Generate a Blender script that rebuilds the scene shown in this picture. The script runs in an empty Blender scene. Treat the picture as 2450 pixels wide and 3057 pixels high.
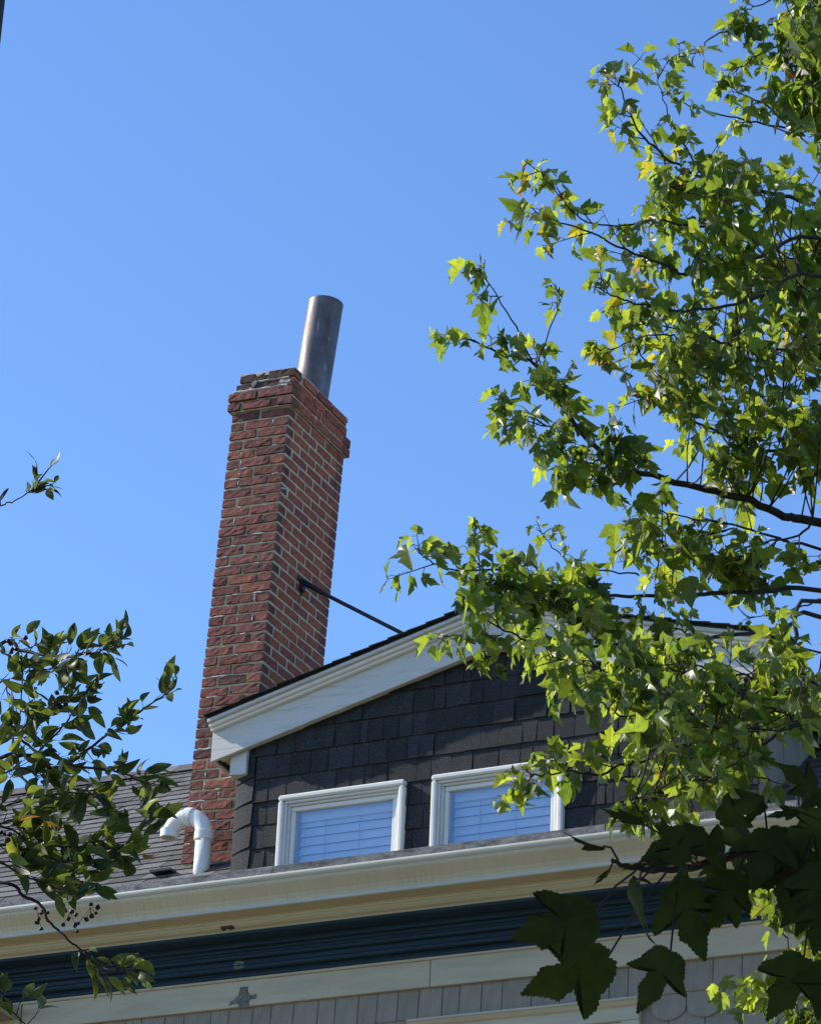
import bpy, bmesh, math, random
import numpy as np
from mathutils import Vector, Matrix, noise
random.seed(7)
rs = np.random.RandomState(11)
S = bpy.context.scene
COL = S.collection

# ------------------------------------------------------------------ camera, sky, sun, exposure
CAM = Vector((0.0, 0.0, 1.6))
YAW, PITCH, ROLL, FPX = 0.45938857, 0.45380580, 0.04271183, 9542.433   # FPX: focal length in pixels of a 2450 px wide frame
fw = Vector((-math.sin(YAW) * math.cos(PITCH), math.cos(YAW) * math.cos(PITCH), math.sin(PITCH)))
r0 = Vector((math.cos(YAW), math.sin(YAW), 0.0))
u0 = r0.cross(fw)
cr, sr = math.cos(ROLL), math.sin(ROLL)
RIGHT = cr * r0 + sr * u0
UP = -sr * r0 + cr * u0
cam_d = bpy.data.cameras.new('camera')
cam_d.sensor_fit = 'HORIZONTAL'
cam_d.sensor_width = 36.0
cam_d.lens = 36.0 * FPX / 2450.0
cam_d.clip_start = 0.05
cam_d.clip_end = 2000.0
cam = bpy.data.objects.new('camera', cam_d)
COL.objects.link(cam)
M = Matrix((RIGHT, UP, -fw)).transposed().to_4x4()
M.translation = CAM
cam.matrix_world = M
S.camera = cam

SUN = Vector((-0.82, -0.16, 0.55)).normalized()      # towards the sun
world = bpy.data.worlds.new('World')
S.world = world
world.use_nodes = True
wn = world.node_tree
wn.nodes.clear()
wout = wn.nodes.new('ShaderNodeOutputWorld')
wbg = wn.nodes.new('ShaderNodeBackground')
wsky = wn.nodes.new('ShaderNodeTexSky')
wsky.sky_type = 'NISHITA'
wsky.sun_disc = False
wsky.sun_elevation = math.asin(SUN.z)
wsky.sun_rotation = math.atan2(SUN.x, SUN.y)
wsky.altitude = 50.0
wsky.air_density = 1.0
wsky.dust_density = 0.2
wsky.ozone_density = 1.3
wbg.inputs['Strength'].default_value = 0.15
wmx = wn.nodes.new('ShaderNodeMix')          # clear autumn sky, a little deeper than the model's
wmx.data_type = 'RGBA'
wmx.blend_type = 'MULTIPLY'
wmx.inputs[0].default_value = 1.0
wmx.inputs[7].default_value = (0.745, 0.985, 1.31, 1.0)
wn.links.new(wsky.outputs[0], wmx.inputs[6])
wn.links.new(wmx.outputs[2], wbg.inputs[0])
wn.links.new(wbg.outputs[0], wout.inputs[0])

sun_d = bpy.data.lights.new('sun', 'SUN')
sun_d.energy = 5.0
sun_d.angle = math.radians(0.53)
sun_d.color = (1.0, 0.93, 0.82)
sun_o = bpy.data.objects.new('sun', sun_d)
COL.objects.link(sun_o)
sun_o.rotation_euler = SUN.to_track_quat('Z', 'Y').to_euler()
sun_o.location = (-30, -10, 30)

S.view_settings.view_transform = 'Standard'
S.view_settings.look = 'None'
S.view_settings.gamma = 1.0
S.view_settings.use_curve_mapping = False
S.view_settings.exposure = 0.36
S.render.film_transparent = False
S.cycles.max_bounces = 8
S.cycles.transparent_max_bounces = 12


def at(px, py, d):
    """World point seen at (px, py) of a 1728 x 2156 frame at distance d along the view axis."""
    k = 2450.0 / 1728.0
    v = fw + ((px * k - 1225.0) / FPX) * RIGHT - ((py * k - 1528.5) / FPX) * UP
    return CAM + v * d


def pix(p):
    v = Vector(p) - CAM
    w = v.dot(fw)
    if w < 0.05:
        return (-1e6, -1e6, w)
    k = 1728.0 / 2450.0
    return ((1225.0 + FPX * v.dot(RIGHT) / w) * k, (1528.5 - FPX * v.dot(UP) / w) * k, w)


# ------------------------------------------------------------------ helpers
class Acc:
    """Collects vertices and faces of one mesh."""
    def __init__(self):
        self.v, self.f, self.m, self.uv = [], [], [], []

    def add(self, vs, fs, mat=0, uvs=None):
        o = len(self.v)
        self.v.extend([tuple(p) for p in vs])
        for f in fs:
            self.f.append(tuple(i + o for i in f))
            self.m.append(mat)
            if uvs is not None:
                self.uv.extend([uvs[i] for i in f])
            else:
                self.uv.extend([(0.0, 0.0)] * len(f))
        return self

    def box(self, x0, x1, y0, y1, z0, z1, mat=0):
        vs = [(x0, y0, z0), (x1, y0, z0), (x1, y1, z0), (x0, y1, z0), (x0, y0, z1), (x1, y0, z1), (x1, y1, z1), (x0, y1, z1)]
        fs = [(0, 3, 2, 1), (4, 5, 6, 7), (0, 1, 5, 4), (1, 2, 6, 5), (2, 3, 7, 6), (3, 0, 4, 7)]
        return self.add(vs, fs, mat)

    def prism(self, poly, axis, a, b, mat=0):
        """Extrude a polygon; axis 'x': poly in (y,z); axis 'y': poly in (x,z); axis 'z': poly in (x,y)."""
        n = len(poly)
        def P(p, t):
            if axis == 'x': return (t, p[0], p[1])
            if axis == 'y': return (p[0], t, p[1])
            return (p[0], p[1], t)
        vs = [P(p, a) for p in poly] + [P(p, b) for p in poly]
        fs = [tuple(range(n)), tuple(range(2 * n - 1, n - 1, -1))]
        for i in range(n):
            j = (i + 1) % n
            fs.append((i, i + n, j + n, j))
        return self.add(vs, fs, mat)

    def tube(self, pts, r0, r1, sides=6, mat=0, cap=True):
        pts = [Vector(p) for p in pts]
        n = len(pts)
        vs, fs = [], []
        prev = None
        for i, p in enumerate(pts):
            t = (pts[min(i + 1, n - 1)] - pts[max(i - 1, 0)])
            if t.length < 1e-9: t = Vector((0, 0, 1))
            t.normalize()
            if prev is None:
                a = t.cross(Vector((0.3, 0.2, 1.0)))
                if a.length < 1e-3: a = t.cross(Vector((1, 0, 0)))
            else:
                a = prev - t * prev.dot(t)
            a.normalize()
            prev = a
            b = t.cross(a)
            r = r0 + (r1 - r0) * i / max(1, n - 1)
            for k in range(sides):
                an = 2 * math.pi * k / sides
                vs.append(p + a * (r * math.cos(an)) + b * (r * math.sin(an)))
        for i in range(n - 1):
            for k in range(sides):
                k2 = (k + 1) % sides
                fs.append((i * sides + k, i * sides + k2, (i + 1) * sides + k2, (i + 1) * sides + k))
        if cap:
            fs.append(tuple(range(sides - 1, -1, -1)))
            fs.append(tuple((n - 1) * sides + k for k in range(sides)))
        return self.add(vs, fs, mat)

    def mesh(self, name, mats, smooth=False, uv=False, bevel=0.0, normals=True):
        me = bpy.data.meshes.new(name)
        me.from_pydata(self.v, [], self.f)
        for m in (mats if isinstance(mats, (list, tuple)) else [mats]):
            me.materials.append(m)
        if any(self.m):
            me.polygons.foreach_set('material_index', self.m)
        if uv:
            l = me.uv_layers.new(name='UVMap')
            l.data.foreach_set('uv', np.array(self.uv, dtype=np.float32).ravel())
        if normals or bevel:
            bm = bmesh.new()
            bm.from_mesh(me)
            if normals:
                bmesh.ops.recalc_face_normals(bm, faces=bm.faces)
            if bevel:
                bmesh.ops.bevel(bm, geom=list(bm.edges), offset=bevel, segments=1, affect='EDGES', clamp_overlap=True)
            bm.to_mesh(me)
            bm.free()
        if smooth:
            me.polygons.foreach_set('use_smooth', [True] * len(me.polygons))
        me.update()
        return me


def link(name, me, parent=None, loc=None, mat4=None):
    o = bpy.data.objects.new(name, me)
    COL.objects.link(o)
    if parent is not None:
        o.parent = parent
    if mat4 is not None:
        o.matrix_local = mat4
    elif loc is not None:
        o.location = loc
    return o


def part(name, acc, mats, parent, **k):
    return link(name, acc.mesh(name, mats, **k), parent)


def tag(o, label=None, cat=None, group=None, kind=None):
    if label: o['label'] = label
    if cat: o['category'] = cat
    if group: o['group'] = group
    if kind: o['kind'] = kind
    return o


def empty(name, loc):
    o = bpy.data.objects.new(name, None)
    o.location = loc
    o.empty_display_size = 0.2
    COL.objects.link(o)
    return o


# ------------------------------------------------------------------ materials
def mat(name):
    m = bpy.data.materials.new(name)
    m.use_nodes = True
    nt = m.node_tree
    return m, nt, nt.nodes['Principled BSDF'], nt.nodes['Material Output']


def nd(nt, t, **k):
    n = nt.nodes.new(t)
    for a, v in k.items():
        if a in n.inputs.keys() if hasattr(n.inputs, 'keys') else False:
            n.inputs[a].default_value = v
        else:
            setattr(n, a, v)
    return n


def noise_node(nt, scale, detail=4.0, rough=0.6, stretch=None, coord='Object'):
    tc = nt.nodes.new('ShaderNodeTexCoord')
    n = nt.nodes.new('ShaderNodeTexNoise')
    n.inputs['Scale'].default_value = scale
    n.inputs['Detail'].default_value = detail
    n.inputs['Roughness'].default_value = rough
    if stretch:
        mp = nt.nodes.new('ShaderNodeMapping')
        mp.inputs['Scale'].default_value = stretch
        nt.links.new(tc.outputs[coord], mp.inputs[0])
        nt.links.new(mp.outputs[0], n.inputs['Vector'])
    else:
        nt.links.new(tc.outputs[coord], n.inputs['Vector'])
    return n


def ramp(nt, src, stops):
    r = nt.nodes.new('ShaderNodeValToRGB')
    el = r.color_ramp.elements
    while len(el) < len(stops): el.new(0.5)
    for e, (p, c) in zip(el, stops):
        e.position = p
        e.color = (c[0], c[1], c[2], 1.0)
    nt.links.new(src, r.inputs[0])
    return r


def mixc(nt, a, b, fac, mode='MIX'):
    n = nt.nodes.new('ShaderNodeMix')
    n.data_type = 'RGBA'
    n.blend_type = mode
    for sock, v in ((n.inputs[0], fac), (n.inputs[6], a), (n.inputs[7], b)):
        if isinstance(v, bpy.types.NodeSocket): nt.links.new(v, sock)
        elif isinstance(v, (int, float)): sock.default_value = v
        else: sock.default_value = (v[0], v[1], v[2], 1.0)
    return n.outputs[2]


def bump(nt, bsdf, h, strength, dist):
    b = nt.nodes.new('ShaderNodeBump')
    b.inputs['Strength'].default_value = strength
    b.inputs['Distance'].default_value = dist
    nt.links.new(h, b.inputs['Height'])
    nt.links.new(b.outputs[0], bsdf.inputs['Normal'])
    return b


def surf(name, stops, scale=8.0, rough=0.6, bscale=60.0, bstr=0.3, bdist=0.003, stretch=None, random_amt=0.0, spec=0.4, bstretch=None):
    m, nt, b, out = mat(name)
    n = noise_node(nt, scale, 5.0, 0.65, stretch)
    c = ramp(nt, n.outputs['Fac'], stops).outputs[0]
    if random_amt:
        oi = nt.nodes.new('ShaderNodeObjectInfo')
        rr = ramp(nt, oi.outputs['Random'], [(0.0, [1 - random_amt] * 3), (1.0, [1 + random_amt] * 3)])
        c = mixc(nt, c, rr.outputs[0], 1.0, 'MULTIPLY')
    nt.links.new(c, b.inputs['Base Color'])
    b.inputs['Roughness'].default_value = rough
    b.inputs['Specular IOR Level'].default_value = spec
    if bstr:
        bn = noise_node(nt, bscale, 6.0, 0.7, bstretch)
        bump(nt, b, bn.outputs['Fac'], bstr, bdist)
    return m


def g(c, k): return [x * k for x in c]


# brick: colour differs per brick, plus pits and blotches
def brick_mat(name, cols, bstr, bdist, soot):
    m, nt, b, out = mat(name)
    oi = nt.nodes.new('ShaderNodeObjectInfo')
    base = ramp(nt, oi.outputs['Random'], [(i / (len(cols) - 1.0), c) for i, c in enumerate(cols)])
    n1 = noise_node(nt, 22.0, 6.0, 0.7)
    r1 = ramp(nt, n1.outputs['Fac'], [(0.25, (0.45, 0.42, 0.42)), (0.5, (0.95, 0.95, 0.95)), (0.8, (1.45, 1.4, 1.35))])
    c = mixc(nt, base.outputs[0], r1.outputs[0], 1.0, 'MULTIPLY')
    n2 = noise_node(nt, 9.0, 5.0, 0.75)
    r2 = ramp(nt, n2.outputs['Fac'], [(0.58, (0, 0, 0)), (0.72, (soot, soot, soot))])
    c = mixc(nt, c, (0.06, 0.05, 0.05), r2.outputs[0])
    n3 = noise_node(nt, 38.0, 5.0, 0.7)
    r3 = ramp(nt, n3.outputs['Fac'], [(0.62, (0, 0, 0)), (0.76, (0.6, 0.6, 0.6))])
    c = mixc(nt, c, (0.42, 0.36, 0.31), r3.outputs[0])
    nt.links.new(c, b.inputs['Base Color'])
    b.inputs['Roughness'].default_value = 0.9
    b.inputs['Specular IOR Level'].default_value = 0.2
    bn = noise_node(nt, 55.0, 8.0, 0.75)
    bump(nt, b, bn.outputs['Fac'], bstr, bdist)
    return m


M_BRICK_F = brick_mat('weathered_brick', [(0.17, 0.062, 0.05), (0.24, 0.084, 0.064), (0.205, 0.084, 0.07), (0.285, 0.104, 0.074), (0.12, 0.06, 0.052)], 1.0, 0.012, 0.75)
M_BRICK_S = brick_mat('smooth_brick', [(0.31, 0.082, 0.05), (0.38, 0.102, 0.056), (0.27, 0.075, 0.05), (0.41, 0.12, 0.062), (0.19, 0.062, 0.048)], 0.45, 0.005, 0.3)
M_BRICK_O = brick_mat('sooty_brick', [(0.075, 0.045, 0.04), (0.11, 0.055, 0.046), (0.085, 0.05, 0.046)], 0.9, 0.01, 0.7)
M_MORTAR = surf('mortar', [(0.3, (0.34, 0.27, 0.175)), (0.5, (0.56, 0.455, 0.295)), (0.75, (0.68, 0.565, 0.39))], 14.0, 0.95, 90.0, 0.8, 0.006)
M_WASH = surf('mortar_wash', [(0.3, (0.4, 0.39, 0.36)), (0.7, (0.62, 0.6, 0.54))], 25.0, 0.95, 70.0, 0.8, 0.008)
M_OLDMORTAR = surf('green_mortar', [(0.3, (0.2, 0.22, 0.2)), (0.7, (0.36, 0.38, 0.34))], 25.0, 0.95, 70.0, 0.8, 0.006)

M_WHITE = surf('weathered_white_paint', [(0.25, (0.4, 0.385, 0.345)), (0.45, (0.6, 0.578, 0.525)), (0.8, (0.66, 0.636, 0.58))], 5.0, 0.55, 20.0, 0.35, 0.004, (0.6, 6.0, 8.0), 0.0, 0.3, (0.7, 6.0, 9.0))
M_TRIM = surf('window_trim_paint', [(0.3, (0.75, 0.73, 0.67)), (0.7, (0.84, 0.82, 0.76))], 9.0, 0.35, 40.0, 0.1, 0.001)
M_SASH = surf('cream_vinyl', [(0.3, (0.66, 0.65, 0.6)), (0.7, (0.74, 0.73, 0.68))], 9.0, 0.4, 40.0, 0.05, 0.001)
M_BOARD = surf('cream_board_paint', [(0.3, (0.46, 0.4, 0.28)), (0.6, (0.57, 0.5, 0.355)), (0.8, (0.6, 0.53, 0.385))], 4.0, 0.6, 25.0, 0.3, 0.003, (0.5, 3, 3))
M_CROWN = surf('yellow_cream_paint', [(0.3, (0.52, 0.47, 0.31)), (0.7, (0.64, 0.585, 0.41))], 4.0, 0.5, 25.0, 0.2, 0.002, (0.3, 4, 4))
M_NAVY = surf('navy_paint', [(0.35, (0.011, 0.03, 0.05)), (0.6, (0.018, 0.048, 0.078)), (0.72, (0.03, 0.065, 0.095)), (0.85, (0.14, 0.17, 0.2))], 9.0, 0.55, 30.0, 0.3, 0.003, (0.25, 7, 12), 0.0, 0.25, (0.3, 6, 10))
M_PVC = surf('white_pvc', [(0.28, (0.58, 0.57, 0.52)), (0.42, (0.76, 0.75, 0.72)), (0.7, (0.84, 0.83, 0.8))], 16.0, 0.32, 60.0, 0.03, 0.001)
M_WSHINGLE = surf('charcoal_granules', [(0.3, (0.013, 0.0145, 0.017)), (0.5, (0.029, 0.0305, 0.032)), (0.7, (0.085, 0.085, 0.085))], 160.0, 0.85, 220.0, 0.9, 0.004, None, 0.22, 0.2)
M_RSHINGLE = surf('grey_roof_granules', [(0.3, (0.08, 0.075, 0.07)), (0.55, (0.135, 0.127, 0.12)), (0.75, (0.21, 0.198, 0.185))], 120.0, 0.9, 200.0, 0.6, 0.003, None, 0.38, 0.3)
M_DARKSHINGLE = surf('dark_roof_edge', [(0.3, (0.016, 0.016, 0.018)), (0.7, (0.05, 0.048, 0.048))], 90.0, 0.9, 150.0, 0.7, 0.004, None, 0.3, 0.2)
M_CEDAR = surf('grey_painted_cedar', [(0.3, (0.24, 0.205, 0.155)), (0.6, (0.315, 0.268, 0.205)), (0.85, (0.345, 0.295, 0.23))], 14.0, 0.65, 30.0, 0.4, 0.003, (4, 4, 0.5), 0.1, 0.3, (5, 5, 0.5))
M_IRON = surf('dark_iron', [(0.3, (0.014, 0.012, 0.022)), (0.7, (0.035, 0.026, 0.04))], 30.0, 0.6, 60.0, 0.4, 0.002)
M_RUST = surf('rusty_hole', [(0.3, (0.02, 0.012, 0.008)), (0.7, (0.12, 0.06, 0.035))], 40.0, 0.9, 60.0, 0.5, 0.004)
M_SCAR = surf('bare_wood_scar', [(0.3, (0.09, 0.085, 0.07)), (0.55, (0.2, 0.19, 0.165)), (0.8, (0.28, 0.27, 0.235))], 30.0, 0.9, 60.0, 0.6, 0.004)
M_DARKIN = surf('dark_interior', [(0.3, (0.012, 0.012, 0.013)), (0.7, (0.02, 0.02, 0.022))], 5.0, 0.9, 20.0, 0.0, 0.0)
M_BLIND = surf('white_blind', [(0.3, (0.58, 0.59, 0.58)), (0.7, (0.64, 0.65, 0.64))], 6.0, 0.5, 20.0, 0.0, 0.0)
M_CORD = surf('grey_cord', [(0.3, (0.2, 0.2, 0.21)), (0.7, (0.3, 0.3, 0.31))], 6.0, 0.8, 20.0, 0.0, 0.0)
M_GROUND = surf('lawn_soil', [(0.3, (0.1, 0.09, 0.045)), (0.55, (0.17, 0.145, 0.09)), (0.75, (0.26, 0.22, 0.155))], 0.35, 0.95, 6.0, 0.5, 0.03)
M_POLE = surf('pole_wood', [(0.3, (0.012, 0.01, 0.008)), (0.7, (0.04, 0.033, 0.027))], 12.0, 0.9, 30.0, 0.5, 0.004, (4, 4, 0.4))


def gutter_mat():
    """Cream aluminium with thin run-down streaks."""
    m, nt, b, out = mat('cream_gutter_metal')
    n = noise_node(nt, 75.0, 5.0, 0.75, (1.0, 0.02, 0.05))
    c = ramp(nt, n.outputs['Fac'], [(0.3, (0.48, 0.375, 0.21)), (0.45, (0.58, 0.475, 0.29)), (0.75, (0.62, 0.515, 0.33))]).outputs[0]
    n2 = noise_node(nt, 1.2, 3.0, 0.6, (1.0, 0.3, 0.3))
    r2 = ramp(nt, n2.outputs['Fac'], [(0.3, (0.86, 0.85, 0.84)), (0.7, (1.06, 1.06, 1.05))])
    c = mixc(nt, c, r2.outputs[0], 1.0, 'MULTIPLY')
    nt.links.new(c, b.inputs['Base Color'])
    b.inputs['Roughness'].default_value = 0.42
    bn = noise_node(nt, 30.0, 4.0, 0.7, (1.0, 0.02, 0.04))
    bump(nt, b, bn.outputs['Fac'], 0.15, 0.002)
    return m


def strip_mat():
    """Grey roof-edge metal with black mildew."""
    m, nt, b, out = mat('mildewed_edge_metal')
    n = noise_node(nt, 10.0, 6.0, 0.75, (0.8, 1.0, 2.0))
    c = ramp(nt, n.outputs['Fac'], [(0.36, (0.06, 0.058, 0.055)), (0.5, (0.2, 0.195, 0.185)), (0.62, (0.3, 0.295, 0.28))]).outputs[0]
    n2 = noise_node(nt, 120.0, 3.0, 0.6)
    r2 = ramp(nt, n2.outputs['Fac'], [(0.35, (0.6, 0.6, 0.6)), (0.6, (1.1, 1.1, 1.1))])
    c = mixc(nt, c, r2.outputs[0], 1.0, 'MULTIPLY')
    nt.links.new(c, b.inputs['Base Color'])
    b.inputs['Roughness'].default_value = 0.8
    return m


def flue_mat():
    m, nt, b, out = mat('stained_flue_steel')
    n = noise_node(nt, 14.0, 6.0, 0.7, (1.0, 1.0, 0.35))
    c = ramp(nt, n.outputs['Fac'], [(0.3, (0.07, 0.056, 0.058)), (0.55, (0.13, 0.112, 0.118)), (0.8, (0.2, 0.18, 0.185))]).outputs[0]
    n2 = noise_node(nt, 40.0, 3.0, 0.5, (1.0, 1.0, 0.05))
    r2 = ramp(nt, n2.outputs['Fac'], [(0.7, (0, 0, 0)), (0.76, (0.75, 0.75, 0.75))])
    c = mixc(nt, c, (0.7, 0.7, 0.72), r2.outputs[0])
    nt.links.new(c, b.inputs['Base Color'])
    b.inputs['Metallic'].default_value = 0.55
    rr = ramp(nt, n.outputs['Fac'], [(0.3, (0.58, 0.58, 0.58)), (0.8, (0.44, 0.44, 0.44))])
    nt.links.new(rr.outputs[0], b.inputs['Roughness'])
    bn = noise_node(nt, 120.0, 4.0, 0.6)
    bump(nt, b, bn.outputs['Fac'], 0.12, 0.002)
    return m


def glass_mat():
    m, nt, b, out = mat('window_glass')
    nt.nodes.remove(b)
    gl = nt.nodes.new('ShaderNodeBsdfGlossy')
    gl.inputs['Roughness'].default_value = 0.02
    gl.inputs['Color'].default_value = (0.72, 0.85, 1.0, 1)
    tr = nt.nodes.new('ShaderNodeBsdfTransparent')
    tr.inputs['Color'].default_value = (0.95, 0.97, 1.0, 1)
    lw = nt.nodes.new('ShaderNodeLayerWeight')
    lw.inputs['Blend'].default_value = 0.5
    mx = nt.nodes.new('ShaderNodeMixShader')
    pw = nt.nodes.new('ShaderNodeMath'); pw.operation = 'POWER'; pw.inputs[1].default_value = 4.0
    ad = nt.nodes.new('ShaderNodeMath'); ad.operation = 'MULTIPLY_ADD'; ad.inputs[1].default_value = 0.7; ad.inputs[2].default_value = 0.13
    nt.links.new(lw.outputs['Facing'], pw.inputs[0])
    nt.links.new(pw.outputs[0], ad.inputs[0])
    nt.links.new(ad.outputs[0], mx.inputs[0])
    nt.links.new(tr.outputs[0], mx.inputs[1])
    nt.links.new(gl.outputs[0], mx.inputs[2])
    wn_ = noise_node(nt, 1.5, 1.0, 0.4)
    bp = nt.nodes.new('ShaderNodeBump'); bp.inputs['Strength'].default_value = 0.02; bp.inputs['Distance'].default_value = 0.01
    nt.links.new(wn_.outputs['Fac'], bp.inputs['Height'])
    nt.links.new(mx.outputs[0], out.inputs[0])
    return m


def leaf_mat(name, top, trans, tw=0.52, rough=0.36, edge=None, vein=0.5, spec=0.4):
    """Thin leaf: reflecting and transmitting; veins follow the leaf's own UV."""
    m, nt, b, out = mat(name)
    uv = nt.nodes.new('ShaderNodeUVMap'); uv.uv_map = 'UVMap'
    sp = nt.nodes.new('ShaderNodeSeparateXYZ')
    nt.links.new(uv.outputs[0], sp.inputs[0])
    def mth(op, a, b_=None):
        n = nt.nodes.new('ShaderNodeMath'); n.operation = op
        for i, v in enumerate((a, b_)):
            if v is None: continue
            if isinstance(v, (int, float)): n.inputs[i].default_value = v
            else: nt.links.new(v, n.inputs[i])
        return n.outputs[0]
    ax = mth('ABSOLUTE', sp.outputs[0])
    diag = mth('SUBTRACT', sp.outputs[1], mth('MULTIPLY', ax, 0.85))
    fr = mth('FRACT', mth('MULTIPLY', diag, 6.0))
    v1 = mth('LESS_THAN', fr, 0.1)
    v2 = mth('LESS_THAN', ax, 0.014)
    vv = mth('MULTIPLY', mth('MAXIMUM', v1, v2), vein)
    gn = nt.nodes.new('ShaderNodeNewGeometry')
    n = nt.nodes.new('ShaderNodeTexNoise'); n.inputs['Scale'].default_value = 5.0; n.inputs['Detail'].default_value = 2.0
    nt.links.new(gn.outputs['Position'], n.inputs['Vector'])
    nr = ramp(nt, n.outputs['Fac'], [(0.3, (0.7, 0.75, 0.8)), (0.5, (1, 1, 1)), (0.7, (1.35, 1.22, 0.9))])
    n2 = nt.nodes.new('ShaderNodeTexNoise'); n2.inputs['Scale'].default_value = 60.0; n2.inputs['Detail'].default_value = 3.0
    nt.links.new(gn.outputs['Position'], n2.inputs['Vector'])
    nr2 = ramp(nt, n2.outputs['Fac'], [(0.3, (0.8, 0.8, 0.8)), (0.6, (1.1, 1.1, 1.1))])
    var = mixc(nt, nr.outputs[0], nr2.outputs[0], 1.0, 'MULTIPLY')
    ct = mixc(nt, top, var, 1.0, 'MULTIPLY')
    cx = mixc(nt, trans, var, 1.0, 'MULTIPLY')
    if edge is not None:
        e = ramp(nt, sp.outputs[1], [(0.55, (0, 0, 0)), (0.95, (1, 1, 1))])
        ct = mixc(nt, ct, edge[0], e.outputs[0])
        cx = mixc(nt, cx, edge[1], e.outputs[0])
    ct = mixc(nt, ct, g(top, 1.7), vv)
    cx = mixc(nt, cx, g(trans, 0.5), vv)
    nt.links.new(ct, b.inputs['Base Color'])
    b.inputs['Roughness'].default_value = rough
    b.inputs['Specular IOR Level'].default_value = spec
    tl = nt.nodes.new('ShaderNodeBsdfTranslucent')
    nt.links.new(cx, tl.inputs[0])
    mx = nt.nodes.new('ShaderNodeMixShader')
    mx.inputs[0].default_value = tw
    nt.links.new(b.outputs[0], mx.inputs[1])
    nt.links.new(tl.outputs[0], mx.inputs[2])
    nt.links.new(mx.outputs[0], out.inputs[0])
    bp = nt.nodes.new('ShaderNodeBump'); bp.inputs['Strength'].default_value = 0.35; bp.inputs['Distance'].default_value = 0.004
    nt.links.new(fr, bp.inputs['Height'])
    nt.links.new(bp.outputs[0], b.inputs['Normal'])
    return m


M_LIP = surf('pale_gutter_metal', [(0.3, (0.48, 0.45, 0.36)), (0.7, (0.58, 0.545, 0.45))], 6.0, 0.4, 30.0, 0.1, 0.002, (0.3, 2, 2))
M_GUTTER, M_STRIP, M_FLUE, M_GLASS = gutter_mat(), strip_mat(), flue_mat(), glass_mat()
M_LEAF = [
    leaf_mat('maple_green', (0.055, 0.082, 0.024), (0.45, 0.56, 0.05)),
    leaf_mat('maple_deep_green', (0.036, 0.057, 0.02), (0.25, 0.35, 0.03)),
    leaf_mat('maple_light_green', (0.068, 0.096, 0.026), (0.58, 0.68, 0.06)),
    leaf_mat('maple_yellow', (0.2, 0.18, 0.025), (0.68, 0.6, 0.04), 0.5, 0.4, None, 0.7),
    leaf_mat('maple_yellow_red', (0.2, 0.16, 0.02), (0.66, 0.52, 0.04), 0.5, 0.4, ((0.28, 0.03, 0.015), (0.6, 0.05, 0.02)), 0.7),
]
M_NEARLEAF = leaf_mat('near_maple_green', (0.03, 0.042, 0.016), (0.055, 0.085, 0.014), 0.3, 0.8, None, 0.25, 0.06)  # leaf colour darkened and less translucent, to put the bough in deep shade
M_APPLE = [
    leaf_mat('apple_green', (0.05, 0.075, 0.026), (0.2, 0.26, 0.04), 0.38, 0.44, None, 0.45, 0.3),
    leaf_mat('apple_deep_green', (0.035, 0.055, 0.024), (0.13, 0.18, 0.03), 0.35, 0.44, None, 0.45, 0.3),
    leaf_mat('apple_bright_green', (0.08, 0.1, 0.024), (0.36, 0.43, 0.06), 0.45, 0.44, None, 0.45, 0.3),
    leaf_mat('apple_orange', (0.3, 0.13, 0.03), (0.6, 0.28, 0.04), 0.45, 0.5, None, 0.45),
]
M_BARK = surf('bark', [(0.3, (0.018, 0.014, 0.012)), (0.6, (0.045, 0.036, 0.03)), (0.8, (0.11, 0.095, 0.08))], 25.0, 0.9, 60.0, 0.7, 0.006)
M_TWIG = surf('twig_bark', [(0.3, (0.022, 0.014, 0.014)), (0.7, (0.05, 0.03, 0.028))], 25.0, 0.8, 60.0, 0.3, 0.003)
M_PETIOLE = surf('petiole', [(0.3, (0.12, 0.06, 0.03)), (0.7, (0.16, 0.13, 0.04))], 10.0, 0.6, 60.0, 0.0, 0.0)
M_BERRY = surf('dark_berry', [(0.3, (0.015, 0.008, 0.01)), (0.7, (0.05, 0.015, 0.02))], 25.0, 0.6, 60.0, 0.2, 0.003)

# ------------------------------------------------------------------ ground
ga = Acc()
ga.add([(-600, -600, 0), (600, -600, 0), (600, 600, 0), (-600, 600, 0)], [(0, 1, 2, 3)])
gr = link('ground', ga.mesh('ground', M_GROUND))
tag(gr, 'lawn and bare soil around the house', None, None, 'structure')

# ------------------------------------------------------------------ house
YW = 15.88      # lower wall plane
YD = 15.47      # dormer wall plane
YR = 15.40      # front of the dormer's rake boards
YE, ZE = 15.50, 7.878   # roof eave
PT = 0.75       # main roof pitch
YRIDGE = 17.87
ZRIDGE = ZE + PT * (YRIDGE - YE)
HX0, HX1 = -13.0, -2.2
house = empty('house', (-7.5, 18.0, 0))
tag(house, 'old gabled house with black shingled dormer, cream gutter and leaning brick chimney', 'house')
HB = Matrix.Translation(house.location).inverted()


def hpart(name, acc, mats, parent=None, **k):
    """A part of the house; vertices are given in world coordinates."""
    me = acc.mesh(name, mats, **k)
    if parent is None:
        me.transform(HB)
        return link(name, me, house)
    me.transform(HB)
    return link(name, me, parent)


# lower body
w = Acc()
w.box(HX0 + 0.3, HX1 - 0.3, YW, 19.9, 0.0, 7.60)
wall = hpart('wall', w, M_CEDAR)

# cedar shingles: one square row, then fish-scale rows
def rect_shingle(wd, h, t):
    a = Acc()
    k = wd / 2 - 0.0025
    a.add([(-k, 0, 0), (k, 0, 0), (k, -t, 0), (-k, -t, 0), (-k, 0, h), (k, 0, h), (k, -0.004, h), (-k, -0.004, h)],
          [(0, 3, 2, 1), (4, 5, 6, 7), (0, 1, 5, 4), (1, 2, 6, 5), (2, 3, 7, 6), (3, 0, 4, 7)])
    return a.mesh('cedar_shingle', M_CEDAR)

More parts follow.
